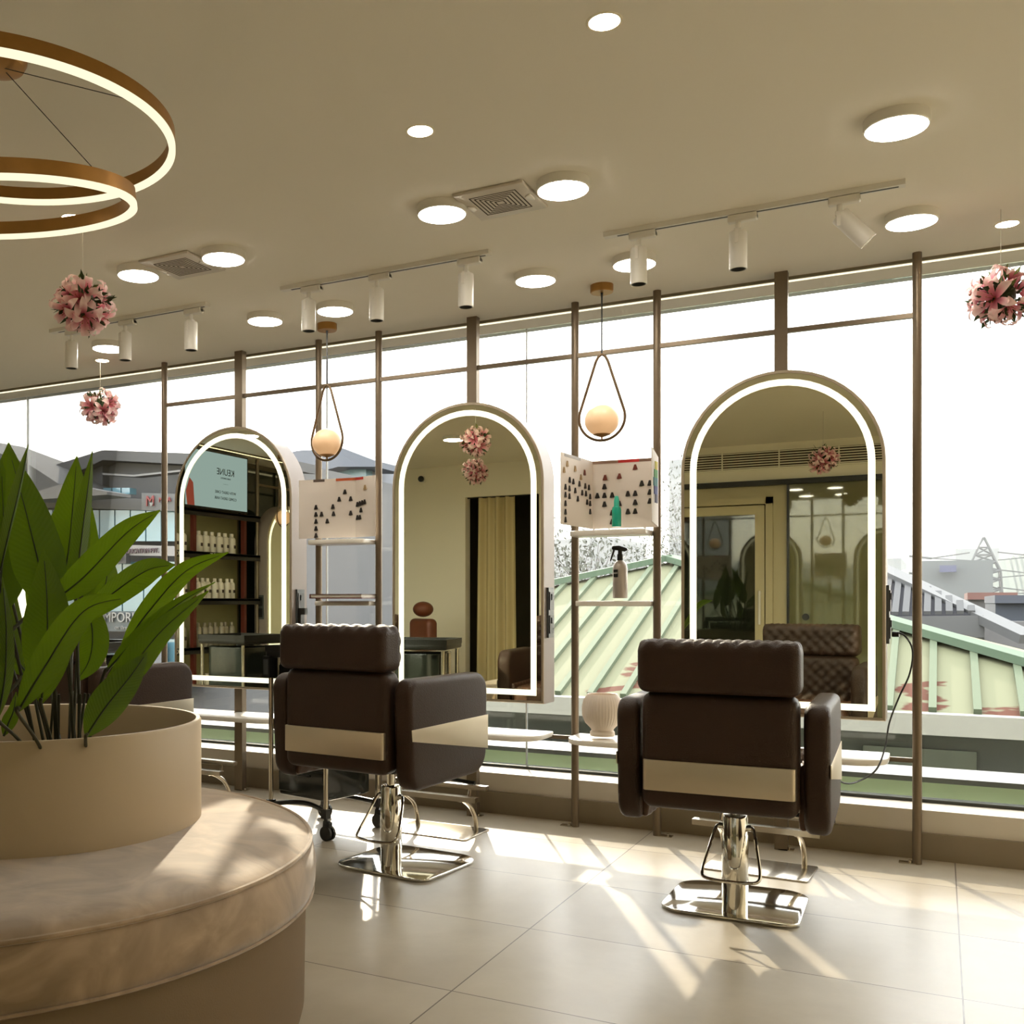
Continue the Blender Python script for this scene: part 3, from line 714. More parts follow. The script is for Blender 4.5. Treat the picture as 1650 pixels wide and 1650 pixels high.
# ------------------------------------------------------------------ ceiling lights
def surf_light(x, y, label):
    t = thing('ceiling_light', label, 'ceiling light', (x, y, CEIL), group='round surface ceiling lights')
    MB().lathe([(0, 0), (.088, 0), (.088, -.024), (.0865, -.029), (.083, -.031), (.083, -.027), (0, -.027)], seg=48).build('housing', WHITE, t, 40)
    MB().lathe([(0, -.0275), (.0825, -.0275), (.0825, -.032), (0, -.033)], seg=48).build('diffuser', LEDD, t, 40)
    return t
S = [(-.11, 3.326, 'large round ceiling light closest to the camera, above the right track'), (-.09, 4.18, 'round ceiling light below the right end of the right track'),
     (-1.098, 3.29, 'round ceiling light right of the nearer square vent'), (-1.541, 3.288, 'round ceiling light left of the nearer square vent'),
     (-1.511, 4.164, 'round ceiling light above the middle mirror, between two tracks'), (-1.087, 4.159, 'round ceiling light behind the first spotlight of the right track'),
     (-2.507, 3.294, 'round ceiling light right of the farther square vent'), (-2.949, 3.29, 'round ceiling light left of the farther square vent'),
     (-2.885, 4.123, 'round ceiling light between the left track and the middle track'), (-2.497, 4.142, 'round ceiling light behind the first spotlight of the middle track'),
     (-3.938, 4.158, 'round ceiling light under the larger lily ball, behind the left track')]
s0 = surf_light(*S[0])
for x, y, lab in S[1:]: copy_tree(s0, loc=(x, y, CEIL), label=lab)
def rec_light(x, y, label):
    t = thing('recessed_downlight', label, 'downlight', (x, y, CEIL), group='small recessed downlights')
    MB().lathe([(.036, -.001), (.041, -.003), (.044, -.0015), (.044, 0), (.036, 0)], seg=40).build('trim_ring', CREAM, t, 60)
    MB().lathe([(0, -.0006), (.037, -.0006), (.037, -.0016), (0, -.0018)], seg=40).build('lens', LEDR, t)
    return t
Rr = [(-.708, 2.432, 'small recessed downlight near the top middle of the ceiling'), (-1.351, 2.731, 'small recessed downlight in front of the nearer square vent'), (.218, 4.457, 'small recessed downlight at the far right by the window'),
      (-2.765, 2.734, 'small recessed downlight seen through the lower gold ring'), (-4.248, 4.434, 'small recessed downlight above the smaller lily ball')]
for x_, y_, l_ in ((-3.6, 1.2, 'round ceiling light seen only in the mirrors, near the cream wall'), (-5.0, 2.2, 'round ceiling light seen only in the mirrors, by the product shelving'), (.2, .6, 'round ceiling light seen only in the mirrors, before the glass front')):
    copy_tree(s0, loc=(x_, y_, CEIL), label=l_)
r0 = rec_light(*Rr[0])
for x, y, lab in Rr[1:]: copy_tree(r0, loc=(x, y, CEIL), label=lab)

# square air vents
def vent(x, y, label):
    t = thing('ceiling_vent', label, 'air vent', (x, y, CEIL), group='square ceiling vents')
    VW = mat('vent_plastic', (205, 196, 182), .4)
    MB().rbox((0, 0, -.006), (.255, .255, .012), .005, res=.3).build('cover', VW, t)
    f = MB()
    for k in range(6):
        s_ = .085-k*.0135; w_ = .0042
        for a, b in (((-s_, -s_), (s_, -s_+w_)), ((-s_, s_-w_), (s_, s_)), ((-s_, -s_), (-s_+w_, s_)), ((s_-w_, -s_), (s_, s_))):
            f.box2((a[0], a[1], -.0128), (b[0], b[1], -.0118))
    f.build('grille_slots', mat('vent_slot_shadow_gap', (70, 60, 48), .8), t)
    for sx_ in (-1, 1): MB().slab(rpoly([(-.03, -.012), (.03, -.012), (.012, .012), (-.012, .012)], .004, 3), .006, T(sx_*.105, 0, -.0135) @ Rz(PI/2*sx_), .002, 2).build('corner_clip', WHITEG, t)
    return t
v0 = vent(-1.335, 3.33, 'square white ceiling vent between the two nearer round lights')
copy_tree(v0, loc=(-2.745, 3.33, CEIL), label='square white ceiling vent between the two farther round lights')

# track spotlights
def track(x0, x1, y, spots, label, idx):
    t = thing('track_rail', label, 'track', ((x0+x1)/2, y, CEIL), group='white ceiling track rails'); h = (x1-x0)/2
    MB().box2((-h, -.017, -.018), (h, .017, 0)).build('rail', WHITE, t)
    MB().box2((-h+.05, -.004, -.0192), (h-.02, .004, -.0178)).build('slot', BLACK, t)
    for k, (x, tilt, lab) in enumerate(spots):
        s = thing('track_spotlight', lab, 'spotlight', (x, y, CEIL-.018), group='white track spotlights')
        MB().rbox((.015, 0, -.014), (.10, .032, .026), .006, res=.2).box2((.055, -.02, -.02), (.065, .02, -.008)).build('adapter', WHITE, s)
        MB().cyl((0, 0, -.026), (0, 0, -.055), .009, 14).box2((-.012, -.012, -.066), (.012, .012, -.05)).build('stem', WHITE, s)
        Q = T(0, 0, -.062) @ Rz(tilt[1]) @ Ry(tilt[0])
        c = MB().lathe([(0, .0), (.029, .0), (.031, -.003), (.031, -.132), (.029, -.134), (.026, -.130), (.025, -.110), (0, -.108)], seg=32, M=Q).build('lamp_head', WHITE, s, 40)
        MB().lathe([(.0255, -.109), (.0262, -.1325), (.0245, -.1325), (.0245, -.1095)], seg=32, M=Q).build('inner_ring', GREYP, c, 40)
        MB().lathe([(0, -.112), (.020, -.112), (.019, -.115), (0, -.1165)], seg=24, M=Q).build('lens', LEDR if tilt[0] else mat('spot_lens', (150, 148, 140), .2), c)
        MB().box((0, -.0315, -.085), (.012, .003, .045)).build('yoke_arm', WHITEG, s)
track(-1.115, -.10, 3.83, [(-.985, (0, 0), 'spotlight at the left end of the right track'), (-.63, (0, 0), 'middle spotlight of the right track'), (-.30, (-.75, .25), 'tilted lit spotlight at the right end of the right track')], 'white ceiling track nearest the right side, above the rightmost mirror', 0)
track(-2.56, -1.565, 3.79, [(-2.42, (0, 0), 'spotlight at the left end of the middle track'), (-2.08, (0, 0), 'middle spotlight of the middle track'), (-1.67, (0, 0), 'spotlight at the right end of the middle track')], 'white ceiling track in the middle, above the middle chair', 1)
track(-4.0, -2.99, 3.81, [(-3.86, (0, 0), 'spotlight at the left end of the left track, below the lily ball'), (-3.50, (0, 0), 'middle spotlight of the left track'), (-3.09, (0, 0), 'spotlight at the right end of the left track')], 'white ceiling track farthest left, behind the larger lily ball', 2)

# ------------------------------------------------------------------ teardrop pendants
GLOBE = mat('opal_globe', (226, 196, 160), .35, var=.01, emit=(255, 196, 140), es=.12)
def pendant(loc, label, rz):
    t = thing('teardrop_pendant', label, 'pendant lamp', loc, rz, group='brass teardrop pendants')
    MB().lathe([(0, 0), (.05, 0), (.05, -.030), (.047, -.034), (0, -.034)], seg=40).build('canopy', GOLD, t)
    MB().cyl((0, 0, -.034), (0, 0, -.305), .0034, 10).cyl((0, 0, -.034), (0, 0, -.06), .006, 10, r2=.003).cyl((0, 0, -.285), (0, 0, -.303), .004, 10).build('cord', BLACK, t)
    zb, R_, zc = -.685, .101, -.585; pts = []
    for k in range(-14, 15):                       # bottom bowl
        a = -PI/2+k/14*1.83; pts.append((R_*math.cos(a), 0, zc+R_*math.sin(a)))
    top = [(.026, 0, -.335), (.015, 0, -.315), (0, 0, -.306), (-.015, 0, -.315), (-.026, 0, -.335)]
    a = pts[-1]; b = top[0]
    L_ = pts+[(a[0]+(b[0]-a[0])*k/6, 0, a[2]+(b[2]-a[2])*k/6) for k in range(1, 6)]+top
    a2 = top[-1]; b2 = pts[0]; L_ += [(a2[0]+(b2[0]-a2[0])*k/6, 0, a2[2]+(b2[2]-a2[2])*k/6) for k in range(1, 6)]
    MB().tube(L_, .0062, 12, closed=True).build('teardrop_frame', mat('aged_brass_rod', (104, 82, 56), .5, metal=.4), t)
    MB().lathe([(0, -.686), (.004, -.686), (.004, -.672), (.018, -.668), (.038, -.660), (.036, -.656), (0, -.656)], seg=32).build('globe_cup', GOLD, t)
    MB().ball((0, 0, -.598), .075, 40, .93).build('globe', GLOBE, t, 80)
    return t
p0 = pendant((-1.307, 4.45, CEIL), 'brass teardrop pendant with a round opal globe between the middle and rightmost mirrors', math.radians(5))
copy_tree(p0, loc=(-2.70, 4.40, CEIL), rz=math.radians(-8), label='brass teardrop pendant with a round opal globe between the leftmost and middle mirrors')

# ------------------------------------------------------------------ hair colour charts
PAPER = mat('chart_card', (226, 216, 206), .6, var=.01); HAIR = mat('dark_hair_swatch', (32, 24, 20), .6, var=.3, scale=80)
HAIRR = mat('red_hair_swatch', (110, 44, 26), .6, var=.3, scale=80); HAIRB = mat('blond_hair_swatch', (168, 140, 100), .6, var=.3, scale=80)
def chart(loc, label, panels, group):
    """panels: list of (x0,y0,x1,y1, swatches [(u,v,mat)], strips [(u0,u1,rgb)]) in local plan; height .31"""
    t = thing('hair_color_chart', label, 'color chart', loc, group=group); Hh = .31
    for x0, y0, x1, y1, sw, strips in panels:
        d = Vector((x1-x0, y1-y0, 0)); L_ = d.length; d.normalize(); n = Vector((d.y, -d.x, 0))  # n faces the room
        if n.y > 0: n = -n
        M = Matrix(((d.x, 0, n.x, x0), (d.y, 0, n.y, y0), (0, 1, 0, 0), (0, 0, 0, 1)))
        p = MB().slab([(0, 0), (L_, 0), (L_, Hh), (0, Hh)], .003, M).build('panel', PAPER, t)
        for u0, u1, c in strips:
            MB().slab([(u0*L_, Hh-.014), (u1*L_, Hh-.014), (u1*L_, Hh), (u0*L_, Hh)], .0008, M @ T(0, 0, .0019)).build('color_strip', mat('strip', c, .5), p)
        for u, v, mm in sw:
            q = M @ T(u*L_, v*Hh, .004); m = MB(); wd = .0115
            m.slab([(-wd, -.012), (-wd*.3, -.0135), (wd*.4, -.0125), (wd, -.011), (.0042, .012), (-.0042, .012)], .005, q, .0015, 2); m.build('hair_swatch', mm, p)
    return t
k, r_, b_ = HAIR, HAIRR, HAIRB
L1 = [(.18, .86, b_), (.42, .82, b_), (.08, .76, b_), (.72, .80, r_), (.6, .72, b_), (.25, .64, k), (.36, .63, k), (.55, .62, k), (.74, .61, k), (.86, .6, k), (.12, .53, k), (.24, .52, k), (.42, .51, k), (.64, .50, k), (.76, .5, k), (.9, .47, k), (.12, .42, k), (.24, .41, k), (.5, .4, k), (.8, .38, k), (.9, .37, k), (.12, .3, k), (.9, .25, k), (.12, .18, k), (.12, .07, k)]
C1 = [(.66, .88, r_), (.20, .75, r_), (.42, .76, r_), (.19, .62, k), (.76, .64, k), (.88, .64, k), (.08, .49, k), (.19, .49, k), (.31, .49, k), (.55, .5, k), (.66, .5, k), (.88, .51, k), (.19, .36, k), (.42, .36, k), (.66, .37, k), (.88, .38, k), (.31, .23, k), (.55, .24, k), (.66, .24, k), (.31, .10, k)]
ct = chart((0, 0, 1.385), 'open fold-out hair colour chart with rows of swatches behind the teal bottle',
      [(-1.425, 4.24, -1.395, 4.60, L1, [(.1, .6, (150, 140, 130))]), (-1.395, 4.60, -1.10, 4.615, C1, [(0, .4, (150, 120, 100)), (.4, .72, (190, 40, 36)), (.72, 1, (120, 90, 70))]),
       (-1.10, 4.615, -1.045, 4.27, [], [])], 'fold-out hair colour charts')
# rainbow page
rb = [(200, 190, 40), (60, 150, 70), (30, 120, 130), (40, 60, 140), (50, 40, 90)]
for i, c in enumerate(rb):
    M = Matrix(((0, 0, -1, -1.052), (1, 0, 0, 4.30), (0, 1, 0, 0), (0, 0, 0, 1))) 
    MB().box2((-1.0530, 4.335+.012*abs(i-2), .225-i*.035), (-1.0500, 4.40, .26-i*.035), Rz(0)).build('color_patch', mat('rainbow', c, .5), ct)
C2 = [(.78, .77, k), (.62, .65, k), (.93, .65, k), (.12+.2, .53, k), (.32+.0, .41, k), (.42, .41, k), (.61, .53, k), (.62, .41, k), (.52, .29, k), (.32, .29, k), (.32, .17, k), (.32, .05, k), (.93, .41, k)]
C2 = [(.31, .53, k), (.31, .41, k), (.31, .29, k), (.31, .17, k), (.31, .05, k), (.41, .41, k), (.51, .29, k), (.61, .53, k), (.62, .41, k), (.72, .65, k), (.82, .77, k), (.92, .65, k), (.92, .41, k)]
chart((0, 0, 1.385), 'open hair colour chart with dark swatches between the leftmost and middle mirrors',
      [(-2.975, 4.565, -2.649, 4.60, C2, [(.26, .46, (90, 76, 66)), (.66, 1, (196, 96, 54))]), (-2.649, 4.60, -2.510, 4.562, [(.12, .55, k), (.24, .56, k), (.36, .57, k), (.48, .58, k), (.3, .45, k), (.12, .33, k), (.24, .33, k), (.5, .82, b_)], [(0, .4, (190, 60, 50))])], 'fold-out hair colour charts')

# bottles, vase, book
tb = thing('spray_bottle', 'translucent teal bottle standing in front of the right colour chart', 'bottle', (-1.255, 4.50, 1.384))
TEAL = mat('teal_liquid_bottle', (22, 172, 144), .15, var=.05, spec=.6, emit=(20, 170, 140), es=0.0)
MB().lathe([(0, 0), (.019, 0), (.0205, .004), (.0205, .075), (.018, .086), (.010, .092), (0, .092)], seg=32).build('bottle_body', TEAL, tb)
MB().lathe([(0, .09), (.012, .09), (.012, .112), (.009, .13), (.007, .136), (0, .137)], seg=24).build('cap', mat('teal_cap', (60, 186, 160), .3), tb)
sb = thing('spray_bottle', 'silver spray bottle with a black trigger on the narrow shelf', 'bottle', (-1.275, 4.63, 1.0675), math.radians(20))
MB().lathe([(0, 0), (.031, 0), (.033, .004), (.033, .135), (.030, .152), (.022, .165), (.013, .172), (0, .172)], seg=40).build('bottle_body', mat('silver_bottle', (190, 180, 170), .4, metal=.5), sb)
nz = MB().cyl((0, 0, .17), (0, 0, .2), .0135, 20).cyl((0, 0, .198), (0, 0, .222), .010, 16)
nz.slab(rpoly([(-.038, .222), (.02, .212), (.034, .218), (.030, .228), (-.004, .240), (-.036, .238)], .004, 3), .018, T(0, 0, 0) @ Rx(PI/2), .003, 2)
nz.build('spray_head', BLACK, sb)
MB().slab([(-.022, .218), (-.032, .222), (-.046, .172), (-.042, .166), (-.034, .185)], .010, Rx(PI/2), .002, 2).build('trigger', BLACK, sb)
lb = MB().slab(rpoly([(-.0115, .095), (.0115, .095), (.0115, .13), (-.0115, .13)], .002, 2), .001, Rz(math.radians(-40)) @ T(0, -.0335, 0) @ Rx(PI/2)).build('label', BLACK, sb)
text('H2O', .011, WHITE, lb, Rz(math.radians(-40)) @ T(0, -.0343, .1135) @ Rx(PI/2))
vs = thing('ribbed_vase', 'white ribbed round vase on the low curved shelf', 'vase', (-1.325, 4.52, .450))
MB().lathe([(0, 0), (.052, 0), (.055, .004), (.054, .018), (.048, .026), (.052, .034), (.075, .058), (.088, .09), (.090, .125), (.083, .160), (.069, .184), (.066, .188), (.062, .186), (.064, .178), (.074, .15), (.078, .10), (.05, .05), (0, .045)], seg=160, rib=lambda kk, zz: (.012*math.cos(kk*PI/2*.999) if .04 < zz < .178 else 0)).build('vase_body', mat('matte_white_ceramic', (222, 208, 192), .55, var=.02), vs, 50)
bk = thing('book', 'closed book with a dark red cover lying on the narrow left shelf', 'book', (-2.685, 4.55, 1.0675), math.radians(4))
MB().box2((-.15, -.10, 0), (.145, .10, .005)).box2((-.15, -.10, .020), (.145, .10, .023)).box2((-.153, -.10, 0), (-.147, .10, .023)).build('cover', RED, bk)
MB().box2((-.146, -.096, .005), (.141, .096, .020)).build('page_block', WHITE, bk)
# ------------------------------------------------------------------ the room side seen only in the mirrors
BK = mat('black_door_track', (30, 28, 24), .4)
struct('trim_21', MB().box2((-2.3, BY-.005, 2.08), (.95, BY+.04, 2.125)), BK)
ac = thing('air_grille', 'long slotted air conditioning grille on the back wall bulkhead', 'air grille', (-.75, BY+.002, 2.31))
MB().box2((-1.45, 0, -.075), (1.45, .006, .075)).build('backing', mat('grille_back', (60, 52, 40), .7), ac)
f = MB()
for i in range(7): f.box2((-1.45, .004, -.07+i*.022), (1.45, .018, -.062+i*.022))
for i in range(7): f.box2((-1.45+i*.48, .004, -.075), (-1.44+i*.48, .02, .075))
f.box2((-1.47, 0, .075), (1.47, .02, .088)).box2((-1.47, 0, -.088), (1.47, .02, -.075)); f.build('louvres', CREAM, ac)
GP = mat('green_tinted_glass_panel', (112, 110, 78), .03, spec=.9, var=.03)
gd = thing('sliding_glass_panel', 'large greenish sliding glass panel with a round black pull, seen in the mirror', 'glass panel', (-.3, BY, 0))
MB().box2((-.86, -.03, .02), (1.2, -.018, 2.08)).build('pane', GP, gd)
MB().box2((-.875, -.04, 0), (-.855, .0, 2.08)).build('edge_frame', BK, gd)
MB().cyl((-.72, -.02, .92), (-.72, 0, .92), .03, 28).build('pull', BK, gd)
dr = thing('door_1', None, None, (-1.75, BY, 0)); dr['kind'] = 'structure'; del_ = None
MB().box2((-.48, -.06, 0), (-.42, .0, 1.98)).box2((.40, -.06, 0), (.46, 0, 1.98)).box2((-.48, -.06, 1.92), (.46, 0, 1.98)).box2((-.55, -.07, 1.98), (.575, -.03, 2.08)).box2((.46, -.07, 0), (.575, -.03, 1.98)).box2((-.55, -.07, 0), (-.48, -.03, 1.98)).build('door_frame', mat('cream_door_frame', (190, 178, 140), .5), dr)
lf = MB().box2((-.41, -.05, .01), (-.33, -.015, 1.91)).box2((.31, -.05, .01), (.39, -.015, 1.91)).box2((-.33, -.05, 1.83), (.31, -.015, 1.91)).box2((-.33, -.05, .01), (.31, -.015, .12)).build('door_leaf', mat('cream_door_leaf', (196, 184, 146), .5), dr)
MB().box2((-.33, -.04, .12), (.31, -.03, 1.83)).build('door_glass', mat('dark_door_glass', (34, 38, 30), .03, spec=.9), dr)
MB().cyl((.35, 0, .85), (.35, 0, 1.15), .012, 12).box2((.338, -.02, .86), (.362, 0, .88)).box2((.338, -.02, 1.12), (.362, 0, 1.14)).build('door_handle', WHITE, dr)
# curtain in the doorway
cur = thing('curtain', 'pale pleated curtain hanging in the doorway, seen in the middle mirror', 'curtain', (-3.92, BY-.06, 0))
m = MB(); cols = []
for i in range(61):
    u = i/60; x = -.20+.40*u; y = .028*math.sin(u*2*PI*4.2)+.01*math.sin(u*17)
    cols.append([m.bm.verts.new((x*(1+.12*(1-z/2.1)), y*(1+.4*(1-z/2.1)), z)) for z in (.03, .5, 1.0, 1.5, 2.11)])
for A, B in zip(cols, cols[1:]):
    for q in range(4): m._f([A[q], B[q], B[q+1], A[q+1]])
m.build('drape', mat('curtain_fabric', (206, 190, 146), .85, var=.04), cur, 80)
MB().cyl((-.34, 0, 2.115), (.44, 0, 2.115), .008, 10).build('curtain_rod', BK, cur)
cam_ = thing('security_camera', 'small dark dome camera high on the cream back wall', 'camera', (-4.72, BY+.02, 2.33))
MB().cyl((0, -.02, 0), (0, .01, 0), .035, 24).build('mount', WHITE, cam_)
MB().ball((0, .03, 0), .032, 20).build('dome', BK, cam_)
# left wall: rack, mirror, pendant, screen and product shelves
WX = GX0
cab = thing('product_shelving', 'dark product shelving with lit boards along the left wall', 'shelving', (WX, 1.75, 0))
MB().box2((.01, -.85, .05), (.02, .85, 1.88)).build('back_panel', mat('pale_green_back_panel', (150, 146, 104), .35), cab)
for y in (-.66, .1, .84):
    MB().box2((.22, y-.02, 0), (.26, y+.02, CEIL-.02)).build('upright', RED, cab)
for z in (.22, .64, 1.08, 1.50, 1.88):
    b = MB().box2((.02, -.85, z-.02), (.30, .85, z)).box2((.29, -.85, z-.055), (.30, .85, z+.004)).build('shelf_board', BLACK, cab)
    MB().box2((.26, -.83, z-.03), (.272, .83, z-.021)).build('light_strip', LEDW, b)
    if z in (1.50, .64):
        for yy in (-.15, .45): text('KEUNE', .055, WHITE, b, T(.3008, yy, z-.025) @ Rz(PI/2) @ Rx(PI/2))
BOT = mat('white_product_bottle', (226, 220, 206), .4, var=.03); LBL = mat('dark_bottle_label', (70, 60, 54), .5)
rnd = random.Random(3); first = {}
bt_lab = {1.50: 'white product bottle in the row on the upper shelf board of the left wall shelving', 1.08: 'white product bottle in the row on the middle shelf board of the left wall shelving',
          .64: 'grey product bottle in the row on the lower shelf board of the left wall shelving', .22: 'white product bottle in the bottom row of the left wall shelving'}
BOTG = mat('grey_product_bottle', (150, 142, 124), .4, var=.1)
for z, hh, r0_, cc in ((1.50, .20, .040, BOT), (1.08, .19, .034, BOT), (.64, .22, .032, BOTG), (.22, .17, .036, BOT)):
    y = -.56; kk = 0
    while y < .78:
        if abs(y-.1) < .05: y = .16
        if kk == 0:
            t = thing('product_bottle', bt_lab[z], 'bottle', (WX+.17, 1.75+y, z), 0, 'product bottles on the %s shelf board' % {1.50: 'upper', 1.08: 'middle', .64: 'lower', .22: 'bottom'}[z])
            MB().lathe([(0, 0), (r0_*.94, 0), (r0_, .005), (r0_, hh*.72), (r0_*.8, hh*.8), (r0_*.45, hh*.84), (0, hh*.84)], seg=20).build('bottle_body', cc, t)
            MB().lathe([(0, hh*.82), (r0_*.5, hh*.82), (r0_*.5, hh), (0, hh)], seg=16).build('cap', cc, t)
            MB().box2((r0_*.9, -.014, hh*.3), (r0_*1.02, .014, hh*.45)).build('label', LBL, t); base = t
        else: copy_tree(base, loc=(WX+.17+rnd.uniform(-.01, .02), 1.75+y, z))
        kk += 1; y += r0_*2+.022
tv = thing('wall_screen', 'flat screen above the product shelving showing a pale blue advert', 'screen', (WX+.34, 1.63, 2.155))
MB().box2((-.04, -.47, -.265), (0, .47, .265)).build('bezel', BLACK, tv)
scr = MB().box2((0, -.455, -.25), (.002, .455, .25)).build('display', emat('screen_glow', (172, 196, 204), .25), tv)
DK = mat('screen_text', (60, 74, 80), .6)
TM = lambda y, z: T(.0032, y, z) @ Rz(PI/2) @ Rx(PI/2)
text('KEUNE', .085, DK, scr, TM(-.12, .085)); text('HAIRCOSMETICS', .02, DK, scr, TM(-.12, .03)); text('_____', .03, DK, scr, TM(-.12, -.01))
text('WITH GREAT CARE', .036, DK, scr, TM(-.12, -.10)); text('COMES GREAT HAIR', .036, DK, scr, TM(-.12, -.155))
MB().slab([(0, 0), (.10, 0), (.12, .12), (.07, .24), (.02, .2)], .001, T(.003, .33, -.25) @ Rz(PI/2) @ Rx(PI/2)).build('picture', mat('rose_picture_patch', (190, 90, 84), .6), scr)
MB().box2((-.30, -.03, -.03), (-.04, .03, .03)).build('wall_bracket', BLACK, tv)
side = thing('side_rack', 'bronze pole rack around the arched mirror on the left wall', 'rack')
for y in (-.1, .88, .5): MB().cyl((WX+.25, y, 0), (WX+.25, y, CEIL), .0175, 16).build('post', BRONZE, side)
MB().box2((WX+.24, -.1, 2.19), (WX+.26, .88, 2.21)).build('crossbar', BRONZE, side)
struct('window_20', MB().box2((WX+.001, -.45, .25), (WX+.012, .85, 2.40)), mat('dark_side_window', (36, 44, 34), .05, spec=.8))
mm_ = copy_tree(mir2, loc=(WX+.36, .47, 0), rz=PI/2, label='arched lit mirror on the left wall, seen only in reflection')
pp = copy_tree(p0, loc=(WX+.62, .98, CEIL), rz=PI/2, label='brass teardrop pendant near the left wall, seen only in the leftmost mirror')
ll = copy_tree(lg); ll['label'] = 'thin warm light strip above the product shelving on the left wall'; ll.rotation_euler = (0, 0, PI/2)
ll.location = (4.74-1.30, 0, 0); ll.location = (WX+.38+4.742-.0, .0, 0)
for c_ in ll.children: pass
ll.location = (WX+4.742+.38, 2.2, 0)
# reclining wash chair near the back wall
wc = thing('wash_chair', 'small reddish chair with an oval headrest, seen in the middle mirror', 'chair', (-4.45, .35, 0), math.radians(30))
RL = mat('red_brown_leather', (110, 58, 38), .4, var=.1)
MB().ball((0, -.16, .98), .10, 24, .75).build('headrest', RL, wc)
MB().rbox((0, -.16, .68), (.36, .12, .42), .05).build('backrest', RL, wc)
MB().rbox((0, .08, .42), (.44, .5, .14), .05).build('seat', RL, wc)
for s_ in (-1, 1): MB().rbox((s_*.25, .05, .56), (.07, .42, .10), .03).build('armrest', RL, wc)
MB().cyl((0, .05, .03), (0, .05, .36), .05, 24).build('pedestal', CHROME, wc); MB().cyl((0, .05, 0), (0, .05, .03), .24, 32).build('base_plate', CHROME, wc)

# ------------------------------------------------------------------ outside
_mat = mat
def mat(name, rgb, *a, **k):      # outdoor colours all darkened to offset the strong sky light and exposure
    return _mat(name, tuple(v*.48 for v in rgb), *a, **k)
GZ = -5.0
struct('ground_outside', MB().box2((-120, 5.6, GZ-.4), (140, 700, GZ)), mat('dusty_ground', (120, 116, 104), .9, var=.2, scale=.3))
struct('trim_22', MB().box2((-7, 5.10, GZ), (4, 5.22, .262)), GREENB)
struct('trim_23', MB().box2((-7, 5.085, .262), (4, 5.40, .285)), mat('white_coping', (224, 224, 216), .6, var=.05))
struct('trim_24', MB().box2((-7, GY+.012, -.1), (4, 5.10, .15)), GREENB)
# green hip roof
def m_green():
    m, nt, b = nodes('green_roof_sheet'); N = nt.nodes; L = nt.links
    tcn = N.new('ShaderNodeTexCoord'); n1 = N.new('ShaderNodeTexNoise'); n1.inputs['Scale'].default_value = 1.3; n1.inputs['Detail'].default_value = 4
    mpp = N.new('ShaderNodeMapping'); mpp.inputs['Scale'].default_value = (1, 2.2, 1); L.new(tcn.outputs['Object'], mpp.inputs[0]); L.new(mpp.outputs[0], n1.inputs[0])
    sp = N.new('ShaderNodeSeparateXYZ'); L.new(tcn.outputs['Object'], sp.inputs[0])
    mr = N.new('ShaderNodeMapRange'); mr.inputs[1].default_value = 8.7; mr.inputs[2].default_value = 11.2; mr.inputs[3].default_value = .18; mr.inputs[4].default_value = -.12; L.new(sp.outputs['Y'], mr.inputs[0])
    ad = N.new('ShaderNodeMath'); ad.operation = 'ADD'; L.new(n1.outputs[0], ad.inputs[0]); L.new(mr.outputs[0], ad.inputs[1])
    r = N.new('ShaderNodeValToRGB'); L.new(ad.outputs[0], r.inputs[0])
    r.color_ramp.elements[0].position = .665; r.color_ramp.elements[0].color = lin((98, 99, 78))+(1,); r.color_ramp.elements[1].position = .69; r.color_ramp.elements[1].color = lin((72, 38, 24))+(1,)
    L.new(r.outputs[0], b.inputs['Base Color']); b.inputs['Roughness'].default_value = .8; b.inputs['Specular IOR Level'].default_value = .2; return m
GRN = m_green(); GRNC = mat('green_ridge_cap', (134, 168, 134), .8, var=.1, scale=2); RUSTW = mat('stained_white_gutter', (250, 246, 236), .6, var=.1, scale=4)
E0, SL = 9.0, .36
pk = Vector((-2.9, 12.7, .2+SL*3.7)); eL = Vector((-8.3, 9, .2)); eR = Vector((1.75, 9, .2))
gr = thing('green_metal_roof', 'pale green corrugated roof with rust patches right outside the window', 'roof')
gm = MB(); cL = Vector((-4.4, 9, .2)); cT = Vector((-4.4, 11.672, .2+SL*2.672)); gm.mesh([cL, eR, pk, cT], [(0, 1, 2, 3)]); gm.mesh([eR, (1.75, 16.4, .2), pk], [(0, 1, 2)]); gm.mesh([cT, pk, (-4.4, 13.73, cT.z)], [(0, 1, 2)]); gm.mesh([(1.75, 16.4, .2), (-4.4, 16.4, .2), (-4.4, 13.73, cT.z), pk], [(0, 1, 2, 3)])
def top_y(x):
    if x < pk.x: return 9+(x-eL.x)/(pk.x-eL.x)*3.7
    return 12.7-(x-pk.x)/(eR.x-pk.x)*3.7
x = -4.25; n_ = 0
nrm = Vector((0, -SL, 1)).normalized()
while x < 1.7:
    ty = top_y(x); a = Vector((x, 9, .2)); b = Vector((x, ty-.05, .2+SL*(ty-9.05)))
    gm.mi = 1
    if ty > 9.15: gm.bar(a+nrm*.02, b+nrm*.02, .055, .045)
    x += .30
gm.build('roof_sheet', [GRN, mat('green_rib', (150, 170, 128), .8)], gr, 25)
for a, b in ((cT, pk), (eR, pk)): MB().bar(a+Vector((0, 0, .05)), b+Vector((0, 0, .06)), .22, .07).build('ridge_cap', GRNC, gr)
MB().box2((-4.5, 8.84, .04), (1.85, 9.02, .20)).build('gutter', RUSTW, gr)
gb = thing('grey_building', 'dark grey walled building under the pale green roof', 'building')
DG = mat('dark_grey_wall', (104, 108, 106), .8, var=.12, scale=1.5)
MB().box2((-4.3, 9.3, GZ), (1.5, 15, .12)).build('wall', DG, gb)
MB().box2((-.55, 9.27, -1.6), (.25, 9.3, -.12)).build('window', mat('dark_window', (46, 50, 52), .2), gb)
MB().box2((-4.0, 8.6, -1.1), (1.5, 9.29, -1.0)).build('ledge', mat('ledge', (150, 150, 146), .7), gb)
